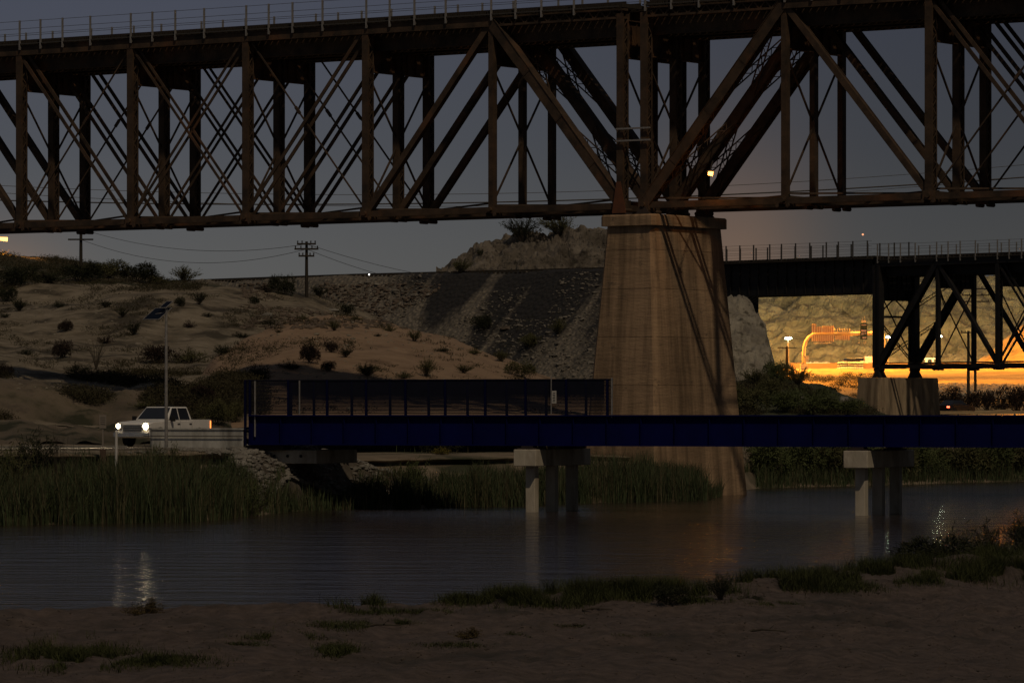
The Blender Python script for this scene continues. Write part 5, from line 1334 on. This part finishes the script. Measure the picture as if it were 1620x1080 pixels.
ICO_V = []; ICO_F = []
def _ico():
    t = (1 + 5 ** .5) / 2
    v = [(-1, t, 0), (1, t, 0), (-1, -t, 0), (1, -t, 0), (0, -1, t), (0, 1, t), (0, -1, -t), (0, 1, -t), (t, 0, -1), (t, 0, 1), (-t, 0, -1), (-t, 0, 1)]
    f = [(0, 11, 5), (0, 5, 1), (0, 1, 7), (0, 7, 10), (0, 10, 11), (1, 5, 9), (5, 11, 4), (11, 10, 2), (10, 7, 6), (7, 1, 8), (3, 9, 4), (3, 4, 2), (3, 2, 6), (3, 6, 8), (3, 8, 9), (4, 9, 5), (2, 4, 11), (6, 2, 10), (8, 6, 7), (9, 8, 1)]
    return [Vector(q).normalized() for q in v], f
ICO_V, ICO_F = _ico()
def rock(m, p, s, rg, flat=.7):
    n0 = len(m.v); q = Matrix.Rotation(rg.uniform(0, 6.28), 3, rnd_dir(rg)); sx = (rg.uniform(.7, 1.3), rg.uniform(.7, 1.3), rg.uniform(.5, 1) * flat)
    for v in ICO_V:
        u = q @ (v * rg.uniform(.78, 1.15)); m.v.append((p.x + u.x * s * sx[0], p.y + u.y * s * sx[1], p.z + u.z * s * sx[2]))
    for f in ICO_F: m.face(*[n0 + i for i in f])
def rocks(name, gen, mt, label, cat='stones'):
    m = MB()
    for p, s in gen: rock(m, p, s, rg)
    tag(m.build(name, mt), label, cat, kind='stuff')
M_STONE = mat('pale_riprap', (.11, .10, .085), (.22, .205, .175), 1.2, .95, coord='P')
M_STONE2 = mat('brown_riprap', (.055, .042, .030), (.13, .10, .075), 1.0, .95, coord='P')
L = []
for i in range(6400):    # pale slope stones left of and under the bridge end
    if i < 5300:
        x = rg.uniform(345, 690); Y = max(rg.uniform(196, 220), wl(x) + 3.5)
    elif i < 5950: t = rg.random(); x = 290 + t * 130 + rg.gauss(0, 8); Y = 203.5 - rg.random() * 6
    else: t = rg.random(); x = 170 + t * 90; Y = 188.5 + rg.gauss(0, 1.2) + t * 6
    g = gat(x, Y)
    if g: L.append((g + Vector((0, 0, .03)), rg.uniform(.06, .2)))
rocks('riprap', L, M_STONE, 'pale broken stones on the bank below the concrete wall and the footbridge end', 'riprap')
L = []
for i in range(1500):
    x = rg.uniform(600, 760); Y = wl(x) + rg.uniform(2, 9); g = gat(x, Y)
    if g: L.append((g, rg.uniform(.06, .22)))
for i in range(1500):   # rubble at the toe of the left embankment and on the hill
    x = rg.uniform(380, 700); y = rg.uniform(448, 520); p = hit(x, y)
    if p is None: continue
    if noise.noise(Vector((p.x * .1, p.y * .1, 7))) < -.05: continue
    L.append((p, rg.uniform(.08, .34)))
rocks('brown_rubble', L, M_STONE2, 'dull brown rubble on the shaded bank and around the dune top', 'rubble')
L = []
for i in range(3200):
    x = rg.uniform(560, 950); y = rg.uniform(430, 640); p = hit(x, y)
    if p is None or p.y < 380: continue
    if noise.noise(Vector((p.x * .12, p.y * .1, p.z * .2))) < -.1: continue
    L.append((p, rg.uniform(.05, .20) * (2.2 if rg.random() < .08 else 1)))
rocks('embankment_rocks', L, mat('embankment_stone', (.09, .08, .065), (.19, .17, .14), .8, .95, coord='P'), 'angular rocks strewn down the face of the railway embankment', 'rocks')
L = []
for i in range(2600):
    x = rg.uniform(0, 900); y = rg.uniform(450, 650); p = hit(x, y, ('desert_hill', 'sandy_dune', 'scrub_mound'))
    if p is None or noise.noise(Vector((p.x * .07, p.y * .07, 5))) < -.05: continue
    L.append((p, rg.uniform(.03, .13) * (2.4 if rg.random() < .05 else 1)))
rocks('hill_stones', L, mat('hill_stone', (.12, .10, .075), (.26, .23, .18), .8, .95, coord='P'), 'small pale stones lying on the left hillside and the dune')
L = []
for i in range(2600):
    x = rg.uniform(1395, 1700); Y = rg.uniform(508, 545); g = gat(x, Y)
    if g: L.append((g, rg.uniform(.12, .55)))
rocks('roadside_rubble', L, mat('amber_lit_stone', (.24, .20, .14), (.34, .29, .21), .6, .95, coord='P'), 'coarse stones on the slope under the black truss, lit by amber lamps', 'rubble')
L = []
for i in range(3200):
    x = rg.uniform(0, 1620); y = rg.uniform(900, 1080); p = hit(x, y, ('sand_bank',))
    if p is not None and p.z > .05 and noise.noise(Vector((p.x * .9, p.y * .6, 1))) > -.15: L.append((p, rg.uniform(.006, .03) * (2 if rg.random() < .04 else 1)))
rocks('pebbles', L, mat('dull_pebble', (.025, .02, .016), (.085, .068, .055), 3, .95, coord='P'), 'small dull pebbles and clods on the near sand', 'pebbles')
for (x, y, L_, a_, t) in [(945, 966, .55, 12, 'dark broken stick lying on the near sand below the grass'), (604, 992, .7, 30, 'short bent stick on the near sand left of centre'), (1215, 1000, .6, -20, 'thin stick on the near sand at the lower right')]:
    p = hit(x, y, ('sand_bank',)); m = MB(); c_, s_ = math.cos(R(a_)), math.sin(R(a_))
    m.tube([(-L_ / 2 * c_, -L_ / 2 * s_, .02), (-.1 * c_, .02, .05), (L_ / 2 * c_, L_ / 2 * s_, .03)], [.022, .018, .008], 6); m.tube([(0, 0, .045), (.1, .08, .12)], [.012, .005], 5)
    tag(m.build('stick', BARK, loc=p), t, 'stick')
# a few boulders that stand out
for (x, y, w_, mt, t) in [(1268, 632, 26, M_STONE, 'pale boulder among bushes on the overgrown slope'), (1335, 636, 30, M_STONE, 'pale boulder close to the short pier'), (528, 492, 22, M_STONE, 'pale squarish boulder behind the dune top'), (422, 500, 18, M_STONE, 'pale boulder on the slope right of the solar panels'),
                          (800, 520, 20, M_STONE2, 'large boulder on the embankment face')]:
    p = hit(x, y)
    if p is None: print('norock', x, y); continue
    m = MB(); rock(m, Vector((0, 0, 0)), w_ * p.y / F * .5, rg, .8)
    o = m.build('boulder', mt, loc=p); tag(o, t, 'boulder')
bpy.context.view_layer.update()
